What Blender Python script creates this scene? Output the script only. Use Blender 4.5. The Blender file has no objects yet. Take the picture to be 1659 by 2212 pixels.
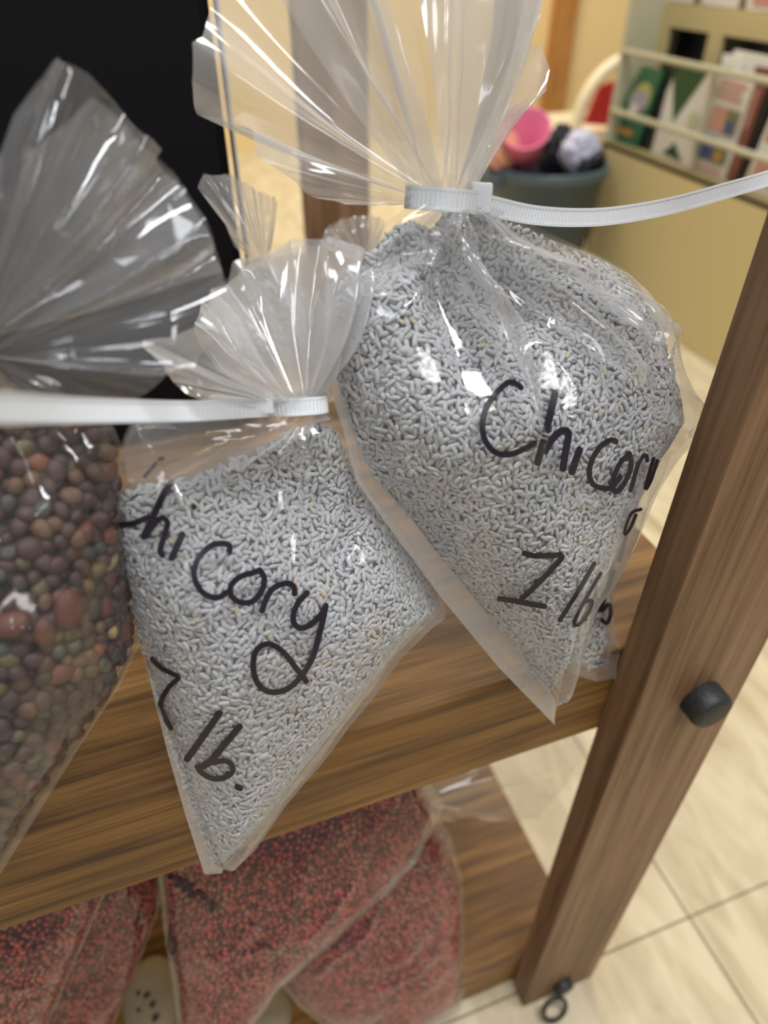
import bpy, bmesh, math, random
import numpy as np
from mathutils import Vector, Matrix
from mathutils.bvhtree import BVHTree

random.seed(7)
rng = np.random.default_rng(11)
W, H = 1659, 2212
scene = bpy.context.scene
COL = scene.collection

# ------------------------------------------------------------------ camera
FPX = 1529.0
PITCH = math.radians(39.4)
YAW = math.radians(19.7)
CAM = np.array([0.0, 0.0, 0.73])
FW = np.array([math.sin(YAW) * math.cos(PITCH), math.cos(YAW) * math.cos(PITCH), -math.sin(PITCH)])
RT = np.array([math.cos(YAW), -math.sin(YAW), 0.0])
UP = np.cross(RT, FW)
cd = bpy.data.cameras.new('camera')
cd.sensor_fit = 'HORIZONTAL'
cd.sensor_width = 36.0
cd.lens = 36.0 * FPX / W
cd.clip_start = 0.01
cd.clip_end = 50
cd.dof.use_dof = True
cd.dof.focus_distance = 0.240
cd.dof.aperture_fstop = 9.5
cam = bpy.data.objects.new('camera', cd)
COL.objects.link(cam)
m = Matrix.Identity(4)
for i in range(3):
    m[i][0], m[i][1], m[i][2], m[i][3] = RT[i], UP[i], -FW[i], CAM[i]
cam.matrix_world = m
scene.camera = cam

# ------------------------------------------------------------------ world, lamps, exposure
world = bpy.data.worlds.new('world')
scene.world = world
world.use_nodes = True
bg = world.node_tree.nodes['Background']
bg.inputs[0].default_value = (1.0, 0.98, 0.96, 1)
bg.inputs[1].default_value = 0.30

def area(name, loc, size, power, col, rot=(0, 0, 0)):
    ld = bpy.data.lights.new(name, 'AREA')
    ld.shape = 'RECTANGLE'
    ld.size, ld.size_y = size
    ld.energy = power
    ld.color = col
    o = bpy.data.objects.new(name, ld)
    o.location = loc
    o.rotation_euler = rot
    COL.objects.link(o)
    return o

area('ceiling_lamp_near', (0.35, -0.10, 2.45), (1.2, 0.30), 31, (0.93, 0.955, 1.0))
area('ceiling_lamp_rear', (0.3, -1.5, 2.45), (1.2, 0.6), 19, (1.0, 0.98, 0.95))
area('ceiling_lamp_side', (-0.9, 0.75, 2.45), (0.30, 1.2), 9, (0.90, 0.94, 1.0))
area('ceiling_lamp_far', (1.0, 2.3, 2.45), (1.2, 0.6), 52, (1.0, 0.93, 0.80))

vs = scene.view_settings
vs.view_transform = 'Standard'
vs.look = 'None'
vs.gamma = 1.0
vs.use_curve_mapping = False
vs.exposure = 0.15
scene.cycles.use_denoising = True
scene.cycles.transparent_max_bounces = 32
scene.cycles.max_bounces = 5
scene.cycles.diffuse_bounces = 3
scene.cycles.glossy_bounces = 2
scene.cycles.transmission_bounces = 2
scene.cycles.sample_clamp_indirect = 6.0

# ------------------------------------------------------------------ pixel geometry
def ray(x, y):
    return FW + RT * ((x - W / 2) / FPX) + UP * (-(y - H / 2) / FPX)

def on_y(x, y, Y):
    r = ray(x, y)
    return CAM + r * (Y / r[1])

def on_x(x, y, X):
    r = ray(x, y)
    return CAM + r * (X / r[0])

def on_z(x, y, Z):
    r = ray(x, y)
    return CAM + r * ((Z - CAM[2]) / r[2])

def to_px(P):
    d = P - CAM
    z = d @ FW
    return W / 2 + FPX * (d @ RT) / z, H / 2 - FPX * (d @ UP) / z

class Plane:
    """A standing sheet plane: a = turn about Z (degrees), t = backward lean."""
    def __init__(s, p0, a, t):
        a, t = math.radians(a), math.radians(t)
        nh = np.array([-math.sin(a), -math.cos(a), 0.0])
        s.p0 = np.array(p0, float)
        s.n = nh * math.cos(t) + np.array([0, 0, math.sin(t)])
        s.e1 = np.array([math.cos(a), -math.sin(a), 0.0])
        s.e2 = -nh * math.sin(t) + np.array([0, 0, math.cos(t)])
    def hit(s, x, y):
        r = ray(x, y)
        k = ((s.p0 - CAM) @ s.n) / (r @ s.n)
        return CAM + r * k
    def uv(s, x, y):
        d = s.hit(x, y) - s.p0
        return np.array([d @ s.e1, d @ s.e2])
    def uv_at(s, x, y, d):
        r = ray(x, y)
        q = s.p0 + s.n * d
        p = CAM + r * (((q - CAM) @ s.n) / (r @ s.n)) - q
        return np.array([p @ s.e1, p @ s.e2])
    def uvs(s, pts):
        return np.array([s.uv(*p) for p in pts])
    def pos(s, u, v, w=0.0):
        u, v, w = np.asarray(u), np.asarray(v), np.asarray(w)
        return s.p0 + u[..., None] * s.e1 + v[..., None] * s.e2 + (w[..., None] if w.ndim else w) * s.n

# ------------------------------------------------------------------ noise
def _hash(ix, iy, seed):
    h = (ix.astype(np.int64) * 374761393 + iy.astype(np.int64) * 668265263 + seed * 974711) & 0xffffffff
    h = ((h ^ (h >> 13)) * 1274126177) & 0xffffffff
    return ((h ^ (h >> 16)) & 0xffff) / 65535.0 * 2 - 1

def noise(x, y, seed=0):
    x, y = np.asarray(x, float), np.asarray(y, float)
    ix, iy = np.floor(x), np.floor(y)
    fx, fy = x - ix, y - iy
    fx, fy = fx * fx * (3 - 2 * fx), fy * fy * (3 - 2 * fy)
    a, b = _hash(ix, iy, seed), _hash(ix + 1, iy, seed)
    c, d = _hash(ix, iy + 1, seed), _hash(ix + 1, iy + 1, seed)
    return (a * (1 - fx) + b * fx) * (1 - fy) + (c * (1 - fx) + d * fx) * fy

def ridge(x, y, seed=0):
    return 1 - 2 * np.abs(noise(x, y, seed))

def crumple_field(x, y, seed, freq, n=6):
    """straight creases at random directions: piecewise flat facets, about -1..1"""
    r = np.random.default_rng(seed + 1000)
    z = 0
    for k in range(n):
        a = r.uniform(0, math.pi)
        f = freq * r.uniform(0.5, 1.6)
        q = (x * math.cos(a) + y * math.sin(a)) * f + r.uniform(0, 9) + 0.35 * noise(x * freq * .5, y * freq * .5, seed + k)
        z = z + (np.abs((q % 1) * 2 - 1) * 2 - 1) * r.uniform(0.5, 1.0)
    return z / (n ** 0.5)

def smooth(e0, e1, x):
    t = np.clip((x - e0) / (e1 - e0), 0, 1)
    return t * t * (3 - 2 * t)

# ------------------------------------------------------------------ materials
def newmat(name):
    mt = bpy.data.materials.new(name)
    mt.use_nodes = True
    nt = mt.node_tree
    bs = nt.nodes['Principled BSDF']
    return mt, nt, bs

def plain(name, col, rough=0.5, metal=0.0, bump=0.0, bscale=80, spec=0.5, var=0.0, trans=0.0):
    mt, nt, bs = newmat(name)
    bs.inputs['Base Color'].default_value = (*col, 1)
    bs.inputs['Roughness'].default_value = rough
    bs.inputs['Metallic'].default_value = metal
    bs.inputs['Specular IOR Level'].default_value = spec
    if bump or var:
        tc = nt.nodes.new('ShaderNodeTexCoord')
        nz = nt.nodes.new('ShaderNodeTexNoise')
        nz.inputs['Scale'].default_value = bscale
        nz.inputs['Detail'].default_value = 4
        nt.links.new(tc.outputs['Object'], nz.inputs['Vector'])
        if bump:
            bp = nt.nodes.new('ShaderNodeBump')
            bp.inputs['Strength'].default_value = bump
            bp.inputs['Distance'].default_value = 0.002
            nt.links.new(nz.outputs['Fac'], bp.inputs['Height'])
            nt.links.new(bp.outputs['Normal'], bs.inputs['Normal'])
        if var:
            mx = nt.nodes.new('ShaderNodeMix')
            mx.data_type = 'RGBA'
            mx.inputs['A'].default_value = (*[c * (1 - var) for c in col], 1)
            mx.inputs['B'].default_value = (*[min(1, c * (1 + var)) for c in col], 1)
            nt.links.new(nz.outputs['Fac'], mx.inputs['Factor'])
            nt.links.new(mx.outputs['Result'], bs.inputs['Base Color'])
    return mt

def film(name, haze=0.07, tint=(0.95, 0.95, 0.95), base=0.05, edge=0.55, rough=0.08, bump=0.25, bscale=130, hz_edge=3.2):
    """Clear polythene: mostly see-through, mirror-like at grazing angles, faintly milky."""
    mt = bpy.data.materials.new(name)
    mt.use_nodes = True
    nt = mt.node_tree
    nt.nodes.clear()
    N, L = nt.nodes.new, nt.links.new
    out = N('ShaderNodeOutputMaterial')
    tr = N('ShaderNodeBsdfTransparent')
    tr.inputs[0].default_value = (*tint, 1)
    gl = N('ShaderNodeBsdfGlossy')
    gl.inputs['Color'].default_value = (1, 1, 1, 1)
    gl.inputs['Roughness'].default_value = rough
    df = N('ShaderNodeBsdfDiffuse')
    df.inputs[0].default_value = (0.9, 0.9, 0.9, 1)
    tl = N('ShaderNodeBsdfTranslucent')
    tl.inputs[0].default_value = (0.9, 0.9, 0.9, 1)
    hz = N('ShaderNodeMixShader')
    hz.inputs[0].default_value = 0.45
    L(df.outputs[0], hz.inputs[1])
    L(tl.outputs[0], hz.inputs[2])
    m1 = N('ShaderNodeMixShader')
    lw0 = N('ShaderNodeLayerWeight')
    lw0.inputs['Blend'].default_value = 0.5
    mrh = N('ShaderNodeMapRange')
    mrh.inputs['To Min'].default_value = haze
    mrh.inputs['To Max'].default_value = min(0.85, haze * hz_edge)
    pwh = N('ShaderNodeMath')
    pwh.operation = 'POWER'
    pwh.inputs[1].default_value = 3
    L(lw0.outputs['Facing'], pwh.inputs[0])
    L(pwh.outputs[0], mrh.inputs['Value'])
    L(mrh.outputs['Result'], m1.inputs[0])
    L(tr.outputs[0], m1.inputs[1])
    L(hz.outputs[0], m1.inputs[2])
    pw = N('ShaderNodeMath')
    pw.operation = 'POWER'
    pw.inputs[1].default_value = 4
    L(lw0.outputs['Facing'], pw.inputs[0])
    mr = N('ShaderNodeMapRange')
    mr.inputs['To Min'].default_value = base
    mr.inputs['To Max'].default_value = edge
    L(pw.outputs[0], mr.inputs['Value'])
    m2 = N('ShaderNodeMixShader')
    L(mr.outputs['Result'], m2.inputs[0])
    L(m1.outputs[0], m2.inputs[1])
    L(gl.outputs[0], m2.inputs[2])
    if bump:
        tc = N('ShaderNodeTexCoord')
        nz = N('ShaderNodeTexNoise')
        nz.inputs['Scale'].default_value = bscale
        nz.inputs['Detail'].default_value = 2
        bp = N('ShaderNodeBump')
        bp.inputs['Strength'].default_value = bump
        bp.inputs['Distance'].default_value = 0.0015
        L(tc.outputs['Object'], nz.inputs['Vector'])
        L(nz.outputs['Fac'], bp.inputs['Height'])
        L(bp.outputs['Normal'], gl.inputs['Normal'])
    L(m2.outputs[0], out.inputs[0])
    return mt

def wood(name, c1, c2, c3, axis='X', rough=0.45, scale=1.0, bump=0.15):
    mt, nt, bs = newmat(name)
    N, L = nt.nodes.new, nt.links.new
    tc = N('ShaderNodeTexCoord')
    mp = N('ShaderNodeMapping')
    k = {'X': (2.2, 42, 42), 'Z': (42, 42, 2.2), 'Y': (42, 2.2, 42)}[axis]
    mp.inputs['Scale'].default_value = tuple(v * scale for v in k)
    L(tc.outputs['Object'], mp.inputs['Vector'])
    n1 = N('ShaderNodeTexNoise')
    n1.inputs['Scale'].default_value = 1.6
    n1.inputs['Detail'].default_value = 6
    n1.inputs['Roughness'].default_value = 0.6
    n1.inputs['Distortion'].default_value = 0.6
    L(mp.outputs[0], n1.inputs['Vector'])
    mp2 = N('ShaderNodeMapping')
    k2 = {'X': (9, 300, 300), 'Z': (300, 300, 9), 'Y': (300, 9, 300)}[axis]
    mp2.inputs['Scale'].default_value = tuple(v * scale for v in k2)
    L(tc.outputs['Object'], mp2.inputs['Vector'])
    n2 = N('ShaderNodeTexNoise')
    n2.inputs['Scale'].default_value = 1.5
    n2.inputs['Detail'].default_value = 3
    L(mp2.outputs[0], n2.inputs['Vector'])
    ad = N('ShaderNodeMath')
    ad.operation = 'MULTIPLY_ADD'
    ad.inputs[1].default_value = 0.45
    L(n2.outputs['Fac'], ad.inputs[0])
    L(n1.outputs['Fac'], ad.inputs[2])
    cr = N('ShaderNodeValToRGB')
    e = cr.color_ramp.elements
    e[0].position, e[0].color = 0.50, (*c1, 1)
    e[1].position, e[1].color = 0.95, (*c3, 1)
    md = e.new(0.70)
    md.color = (*c2, 1)
    L(ad.outputs[0], cr.inputs['Fac'])
    L(cr.outputs['Color'], bs.inputs['Base Color'])
    bs.inputs['Roughness'].default_value = rough
    bp = N('ShaderNodeBump')
    bp.inputs['Strength'].default_value = bump
    bp.inputs['Distance'].default_value = 0.001
    L(ad.outputs[0], bp.inputs['Height'])
    L(bp.outputs['Normal'], bs.inputs['Normal'])
    return mt

def attr_mat(name, rough=0.5, spec=0.4, bump=0.0, bscale=600):
    mt, nt, bs = newmat(name)
    at = nt.nodes.new('ShaderNodeAttribute')
    at.attribute_name = 'tone'
    nt.links.new(at.outputs['Color'], bs.inputs['Base Color'])
    bs.inputs['Roughness'].default_value = rough
    bs.inputs['Specular IOR Level'].default_value = spec
    if bump:
        tc = nt.nodes.new('ShaderNodeTexCoord')
        nz = nt.nodes.new('ShaderNodeTexNoise')
        nz.inputs['Scale'].default_value = bscale
        bp = nt.nodes.new('ShaderNodeBump')
        bp.inputs['Strength'].default_value = bump
        bp.inputs['Distance'].default_value = 0.0004
        nt.links.new(tc.outputs['Object'], nz.inputs['Vector'])
        nt.links.new(nz.outputs['Fac'], bp.inputs['Height'])
        nt.links.new(bp.outputs['Normal'], bs.inputs['Normal'])
    return mt

def floor_mat():
    mt, nt, bs = newmat('vinyl_tile')
    N, L = nt.nodes.new, nt.links.new
    geo = N('ShaderNodeNewGeometry')
    mp = N('ShaderNodeMapping')
    mp.inputs['Scale'].default_value = (16, 5, 8)
    mp.inputs['Rotation'].default_value = (0, 0, 0.5)
    L(geo.outputs['Position'], mp.inputs['Vector'])
    n1 = N('ShaderNodeTexNoise')
    n1.inputs['Scale'].default_value = 2.2
    n1.inputs['Detail'].default_value = 5
    n1.inputs['Distortion'].default_value = 0.8
    L(mp.outputs[0], n1.inputs['Vector'])
    cr = N('ShaderNodeValToRGB')
    e = cr.color_ramp.elements
    e[0].position, e[0].color = 0.30, (0.43, 0.345, 0.205, 1)
    e[1].position, e[1].color = 0.62, (0.62, 0.525, 0.35, 1)
    L(n1.outputs['Fac'], cr.inputs['Fac'])
    L(cr.outputs['Color'], bs.inputs['Base Color'])
    bs.inputs['Roughness'].default_value = 0.5
    return mt

M = {}
M['film'] = film('clear_polythene', haze=0.07, base=0.06, edge=0.55, rough=0.09, bump=0.12, hz_edge=7)
M['ruffle'] = film('gathered_polythene', haze=0.33, base=0.11, edge=0.55, rough=0.09, bump=0.1, bscale=60)
M['ruffle_thin'] = film('thin_gathered_polythene', haze=0.105, base=0.07, edge=0.5, rough=0.09, bump=0.1, bscale=60)
M['red_film'] = film('clear_polythene_red_bags', haze=0.03, base=0.045, edge=0.5, rough=0.1, bump=0.1)
M['seal'] = film('heat_seal_polythene', haze=0.27, base=0.10, edge=0.45, rough=0.12)
M['tuck'] = film('folded_polythene', haze=0.20, base=0.07, edge=0.5, rough=0.1, bump=0.1, hz_edge=3)
M['dim_film'] = film('clear_polythene_soft', haze=0.14, base=0.06, edge=0.45, rough=0.12)
M['ink'] = plain('marker_ink', (0.013, 0.009, 0.018), 0.35, spec=0.4)
M['nylon'] = plain('white_nylon', (0.80, 0.83, 0.86), 0.35)
M['shelf'] = wood('stained_shelf_wood', (0.060, 0.024, 0.004), (0.19, 0.088, 0.017), (0.36, 0.185, 0.048), 'X', 0.55, 1.5)
M['post'] = wood('stained_post_wood', (0.10, 0.048, 0.020), (0.215, 0.118, 0.056), (0.34, 0.205, 0.11), 'Z', 0.55)
M['black_metal'] = plain('dark_bolt_metal', (0.03, 0.03, 0.028), 0.5, 0.3, bump=0.3, bscale=400)
M['tile'] = floor_mat()
M['grout'] = plain('tile_joint', (0.30, 0.23, 0.14), 0.9)
M['wall'] = plain('yellow_wall_paint', (0.80, 0.62, 0.30), 0.8, bump=0.05)
M['oak'] = wood('oak_trim_wood', (0.28, 0.11, 0.02), (0.42, 0.19, 0.045), (0.55, 0.28, 0.08), 'Z', 0.4)
M['black'] = plain('black_cabinet_paint', (0.0035, 0.0033, 0.0055), 0.6, spec=0.2)
M['white'] = plain('white_edge_plastic', (0.55, 0.54, 0.52), 0.5)
M['rack'] = plain('tan_rack_enamel', (0.62, 0.50, 0.24), 0.6, spec=0.3)
M['rack_grey'] = plain('grey_rack_enamel', (0.50, 0.475, 0.33), 0.5)

# ------------------------------------------------------------------ object helpers
def link(o, parent=None):
    COL.objects.link(o)
    if parent is not None:
        o.parent = parent
    return o

def tag(o, label=None, cat=None, group=None, kind=None):
    if label: o['label'] = label
    if cat: o['category'] = cat
    if group: o['group'] = group
    if kind: o['kind'] = kind
    return o

def empty(name, loc=(0, 0, 0)):
    o = bpy.data.objects.new(name, None)
    o.location = [float(v) for v in loc]
    o.empty_display_size = 0.02
    COL.objects.link(o)
    return o

def mesh_obj(name, verts, faces, mat, parent=None, flat=False, tone=None):
    """World-space vertices; re-based on the parent's location."""
    v = np.asarray(verts, float)
    if parent is not None:
        p = parent
        while p is not None:
            v = v - np.array(p.location)
            p = p.parent
    me = bpy.data.meshes.new(name)
    me.from_pydata(v.tolist(), [], [list(map(int, f)) for f in faces])
    me.materials.append(mat)
    if not flat:
        me.polygons.foreach_set('use_smooth', [True] * len(me.polygons))
    if tone is not None:
        a = me.color_attributes.new('tone', 'FLOAT_COLOR', 'POINT')
        t = np.ones((len(v), 4))
        t[:, :3] = tone
        a.data.foreach_set('color', t.ravel())
    me.update()
    return link(bpy.data.objects.new(name, me), parent)

def box_vf(x0, x1, y0, y1, z0, z1):
    v = [(x, y, z) for z in (z0, z1) for y in (y0, y1) for x in (x0, x1)]
    f = [(0, 2, 3, 1), (4, 5, 7, 6), (0, 1, 5, 4), (2, 6, 7, 3), (0, 4, 6, 2), (1, 3, 7, 5)]
    return v, f

def bevel_obj(o, w, seg=2):
    bm = bmesh.new()
    bm.from_mesh(o.data)
    bmesh.ops.bevel(bm, geom=bm.edges[:], offset=w, segments=seg, affect='EDGES', profile=0.6)
    bm.to_mesh(o.data)
    bm.free()
    return o

def box(name, x0, x1, y0, y1, z0, z1, mat, parent=None, bev=0.0):
    v, f = box_vf(x0, x1, y0, y1, z0, z1)
    o = mesh_obj(name, v, f, mat, parent, flat=True)
    if bev:
        bevel_obj(o, bev)
    return o

def rot_z(o, deg):
    o.rotation_euler.z = math.radians(deg)
    return o

def lathe(name, prof, mat, parent=None, center=(0, 0, 0), axis='Z', n=32, flat=False):
    """prof: list of (radius, height)."""
    v, f = [], []
    for r, z in prof:
        for i in range(n):
            a = 2 * math.pi * i / n
            p = (r * math.cos(a), r * math.sin(a), z)
            if axis == 'Y':
                p = (p[0], -p[2], p[1])
            if axis == 'X':
                p = (p[2], p[0], p[1])
            v.append(np.array(p) + np.array(center))
    for j in range(len(prof) - 1):
        for i in range(n):
            a, b = j * n + i, j * n + (i + 1) % n
            f.append((a, b, b + n, a + n))
    f.append(tuple(range(n))[::-1])
    f.append(tuple(range((len(prof) - 1) * n, len(prof) * n)))
    return mesh_obj(name, v, f, mat, parent, flat=flat)

def tube(name, pts, rad, mat, parent=None, n=10, closed=False):
    pts = np.asarray(pts, float)
    v, f = [], []
    m_ = len(pts)
    for i in range(m_):
        d = pts[(i + 1) % m_ if closed else min(i + 1, m_ - 1)] - pts[(i - 1) % m_ if closed else max(i - 1, 0)]
        d = d / np.linalg.norm(d)
        a = np.cross(d, [0.31, 0.2, 0.93])
        a /= np.linalg.norm(a)
        b = np.cross(d, a)
        for k in range(n):
            t = 2 * math.pi * k / n
            v.append(pts[i] + rad * (math.cos(t) * a + math.sin(t) * b))
    for i in range(m_ if closed else m_ - 1):
        for k in range(n):
            a0, a1 = i * n + k, i * n + (k + 1) % n
            b0, b1 = ((i + 1) % m_) * n + k, ((i + 1) % m_) * n + (k + 1) % n
            f.append((a0, a1, b1, b0))
    if not closed:
        f.append(tuple(range(n))[::-1])
        f.append(tuple(range((m_ - 1) * n, m_ * n)))
    return mesh_obj(name, v, f, mat, parent)

def grid_faces(nr, nc, wrap=False):
    f = []
    for i in range(nr - 1):
        for j in range(nc if wrap else nc - 1):
            a, b = i * nc + j, i * nc + (j + 1) % nc
            f.append((a, b, b + nc, a + nc))
    return f

def catmull(pts, step):
    pts = [np.array(p, float) for p in pts]
    if len(pts) == 2:
        n = max(2, int(np.linalg.norm(pts[1] - pts[0]) / step))
        return np.array([pts[0] + (pts[1] - pts[0]) * i / n for i in range(n + 1)])
    P = [2 * pts[0] - pts[1]] + pts + [2 * pts[-1] - pts[-2]]
    out = []
    for i in range(1, len(P) - 2):
        p0, p1, p2, p3 = P[i - 1:i + 3]
        n = max(2, int(np.linalg.norm(p2 - p1) / step))
        for k in range(n):
            t = k / n
            out.append(0.5 * (2 * p1 + (p2 - p0) * t + (2 * p0 - 5 * p1 + 4 * p2 - p3) * t * t
                              + (3 * p1 - p0 - 3 * p2 + p3) * t ** 3))
    out.append(pts[-1])
    return np.array(out)

def in_poly(x, y, poly):
    x, y = np.asarray(x, float), np.asarray(y, float)
    ins = np.zeros(x.shape, bool)
    n = len(poly)
    for i in range(n):
        x0, y0 = poly[i]
        x1, y1 = poly[(i + 1) % n]
        c = ((y0 > y) != (y1 > y))
        with np.errstate(divide='ignore', invalid='ignore'):
            xi = (x1 - x0) * (y - y0) / (y1 - y0) + x0
        ins ^= c & (x < xi)
    return ins

def dist_polyline(x, y, pl):
    d = np.full(np.shape(x), 1e9)
    s = np.zeros(np.shape(x))
    tot = 0
    L = [math.dist(pl[i], pl[i + 1]) for i in range(len(pl) - 1)]
    T = sum(L)
    for i in range(len(pl) - 1):
        ax, ay = pl[i]
        bx, by = pl[i + 1]
        k = np.clip(((x - ax) * (bx - ax) + (y - ay) * (by - ay)) / max(L[i] ** 2, 1e-9), 0, 1)
        di = np.hypot(x - ax - k * (bx - ax), y - ay - k * (by - ay))
        near = di < d
        d = np.where(near, di, d)
        s = np.where(near, (tot + k * L[i]) / T, s)
        tot += L[i]
    return d, s

def clear_shelf(P):
    """film and grain rest on the upper shelf board or hang in front of it"""
    P = P.copy()
    over = (P[:, 2] < 0.4806) & (P[:, 2] > 0.41) & (P[:, 1] > 0.1582) & (P[:, 0] < 0.23)
    up = over & ((0.4806 - P[:, 2]) < (P[:, 1] - 0.1582))
    P[up, 2] = 0.4806
    P[over & ~up, 1] = 0.1582
    over = (P[:, 2] < 0.0936) & (P[:, 1] > 0.1597)
    up = over & ((0.0936 - P[:, 2]) < (P[:, 1] - 0.1597))
    P[up, 2] = 0.0936
    P[over & ~up, 1] = 0.1597
    P[:, 2] = np.maximum(P[:, 2], 0.0505)
    inp = (P[:, 0] > 0.1700) & (P[:, 1] < 0.1600) & (P[:, 1] > 0.138)
    P[inp, 0] = 0.1700
    return P

# ------------------------------------------------------------------ filled bags
class Bag:
    """A filled polythene bag traced on its own standing plane: outline, thickness, creases."""
    def __init__(s, plane, center, outline, T, neck, flange=None, folds=(), fill=None, power=2.2,
                 neck_r=0.008, neck_len=0.03, pleats=7, pleat_amp=0.004, seed=1, wrinkle=0.0010, vmin=None, vmax=None, back=1.0):
        s.pl, s.T, s.power, s.seed, s.wrinkle = plane, T, power, seed, wrinkle
        s.c = plane.uv(*center)
        s.out = plane.uvs(outline)
        s.back, s.vmin, s.vmax = back, vmin, vmax
        s.out = s.lim(s.out)
        s.neck = plane.uv(*neck)
        s.neck_r, s.neck_len, s.pleats, s.pleat_amp = neck_r, neck_len, pleats, pleat_amp
        s.folds = [(plane.uvs(catmull(f[0], 12)), f[1], f[2], f[3]) for f in folds]
        s.inner = s.lim(plane.uvs(flange)) if flange is not None else s.out
        th = np.linspace(-math.pi, math.pi, 300, endpoint=False)
        va = np.arctan2(*(s.out - s.c).T[::-1])
        s.th = np.sort(np.concatenate([th, va]))
        s.th = s.th[np.concatenate([[True], np.diff(s.th) > 1e-4])]
    def lim(s, q):
        if s.vmin is not None: q[:, 1] = np.maximum(q[:, 1], s.vmin)
        if s.vmax is not None: q[:, 1] = np.minimum(q[:, 1], s.vmax)
        return q
    @staticmethod
    def radial(poly, c, th):
        d = np.stack([np.cos(th), np.sin(th)], -1)
        best = np.zeros(th.shape)
        n = len(poly)
        for i in range(n):
            a, b = poly[i] - c, poly[(i + 1) % n] - c
            e = b - a
            den = d[..., 0] * e[1] - d[..., 1] * e[0]
            with np.errstate(divide='ignore', invalid='ignore'):
                t = (a[0] * e[1] - a[1] * e[0]) / den
                k = (a[0] * d[..., 1] - a[1] * d[..., 0]) / den
            ok = (t > 0) & (k >= -1e-9) & (k <= 1 + 1e-9)
            best = np.where(ok & (t > best), t, best)
        return best
    def thick(s, u, v, side):
        th = np.arctan2(v - s.c[1], u - s.c[0])
        r = np.hypot(u - s.c[0], v - s.c[1]) / np.maximum(s.radial(s.inner, s.c, th), 1e-6)
        p = np.clip(1 - np.clip(r, 0, 1) ** s.power, 0, 1) ** 0.62
        dn = np.hypot(u - s.neck[0], v - s.neck[1])
        nk = s.neck_r * np.exp(-(dn / s.neck_len) ** 2)
        w = np.maximum(s.T * p * (0.25 + 0.75 * smooth(0.0, 0.07, dn)), nk) + 0.0003
        return w
    def disp(s, u, v, film=True):
        """crease displacement of the front sheet, in metres"""
        z = np.zeros(np.shape(u))
        for pl, wd, amp, both in s.folds:
            if amp > 0:                       # a fin of film, the grain hardly follows
                k = 1.0 if film else (0.45 if both else 0.0)
            else:                             # a valley in the grain, the film half bridges it
                k = 0.45 if film else 1.0
            if k == 0:
                continue
            d, t = dist_polyline(u, v, pl)
            env = np.clip(np.minimum(t, 1 - t) * 6 + 0.15, 0, 1)
            z += k * amp * (np.exp(-d / wd) if amp > 0 else np.exp(-(d / wd) ** 2)) * env
        dn = np.hypot(u - s.neck[0], v - s.neck[1])
        an = np.arctan2(v - s.neck[1], u - s.neck[0])
        ph = an * s.pleats + 1.3 * noise(an * 2.1, dn * 20, s.seed)
        z += s.pleat_amp * (np.abs(((ph / math.pi) % 2) - 1) * 2 - 1) * np.exp(-((dn - 0.03) / 0.03) ** 2) * (1 if film else 0.45)
        z += 0.0022 * noise(u * 28, v * 28, s.seed + 5)
        if film:
            z += s.wrinkle * crumple_field(u, v, s.seed, 30, 5)
        return z
    def film_parts(s, parent, mat, name='film', nr=64, sheets=('front', 'back')):
        R = s.radial(s.out, s.c, s.th)
        k = np.linspace(0.004, 1, nr) ** 0.85
        U = s.c[0] + k[:, None] * R[None] * np.cos(s.th)[None]
        V = s.c[1] + k[:, None] * R[None] * np.sin(s.th)[None]
        edge = smooth(1.0, 0.90, k)[:, None]
        w = s.thick(U, V, 1)
        res = {}
        f = grid_faces(nr, len(s.th), True)
        for sh in sheets:
            if sh == 'front':
                ww = np.maximum(w + (s.disp(U, V) + 0.0020) * edge, 0.35 * w)
            else:
                ww = -s.back * (w + 0.002 * noise(U * 30, V * 30, s.seed + 31) * edge)
            P = clear_shelf(s.pl.pos(U, V, ww).reshape(-1, 3))
            ff = f + [tuple(range(len(s.th)))[::-1]]
            res[sh] = (mesh_obj(sh + '_' + name, P, ff, mat, parent), P, ff)
        s.bvh = BVHTree.FromPolygons([Vector(p) for p in res['front'][1]], res['front'][2])
        return res
    def seed_surface(s, outline, center, inset, nr=46, na=260):
        so = s.lim(s.pl.uvs(outline))
        c = s.pl.uv(*center)
        th = np.linspace(-math.pi, math.pi, na, endpoint=False)
        R = s.radial(so, c, th)
        k = np.linspace(0.004, 1, nr) ** 0.8
        U = c[0] + k[:, None] * R * np.cos(th)
        V = c[1] + k[:, None] * R * np.sin(th)
        cap = (1 - k[:, None] ** 7) ** 0.5
        w = np.maximum(s.thick(U, V, 1) - inset, 0.0004)
        front = np.maximum(w + s.disp(U, V, False), 0.3 * w) * cap
        back = -w * cap * s.back
        return U, V, front, back

def seed_mesh(rings, n, closed_r=0.35):
    """unit seed along X: rings = list of (x, ry, rz)"""
    v, f = [], []
    for x, ry, rz in rings:
        for i in range(n):
            a = 2 * math.pi * i / n
            v.append((x, ry * math.cos(a), rz * math.sin(a)))
    for j in range(len(rings) - 1):
        for i in range(n):
            a, b = j * n + i, j * n + (i + 1) % n
            f.append((a, b, b + n, a + n))
    f.append(tuple(range(n))[::-1])
    f.append(tuple(range((len(rings) - 1) * n, len(rings) * n)))
    return np.array(v), f

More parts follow.
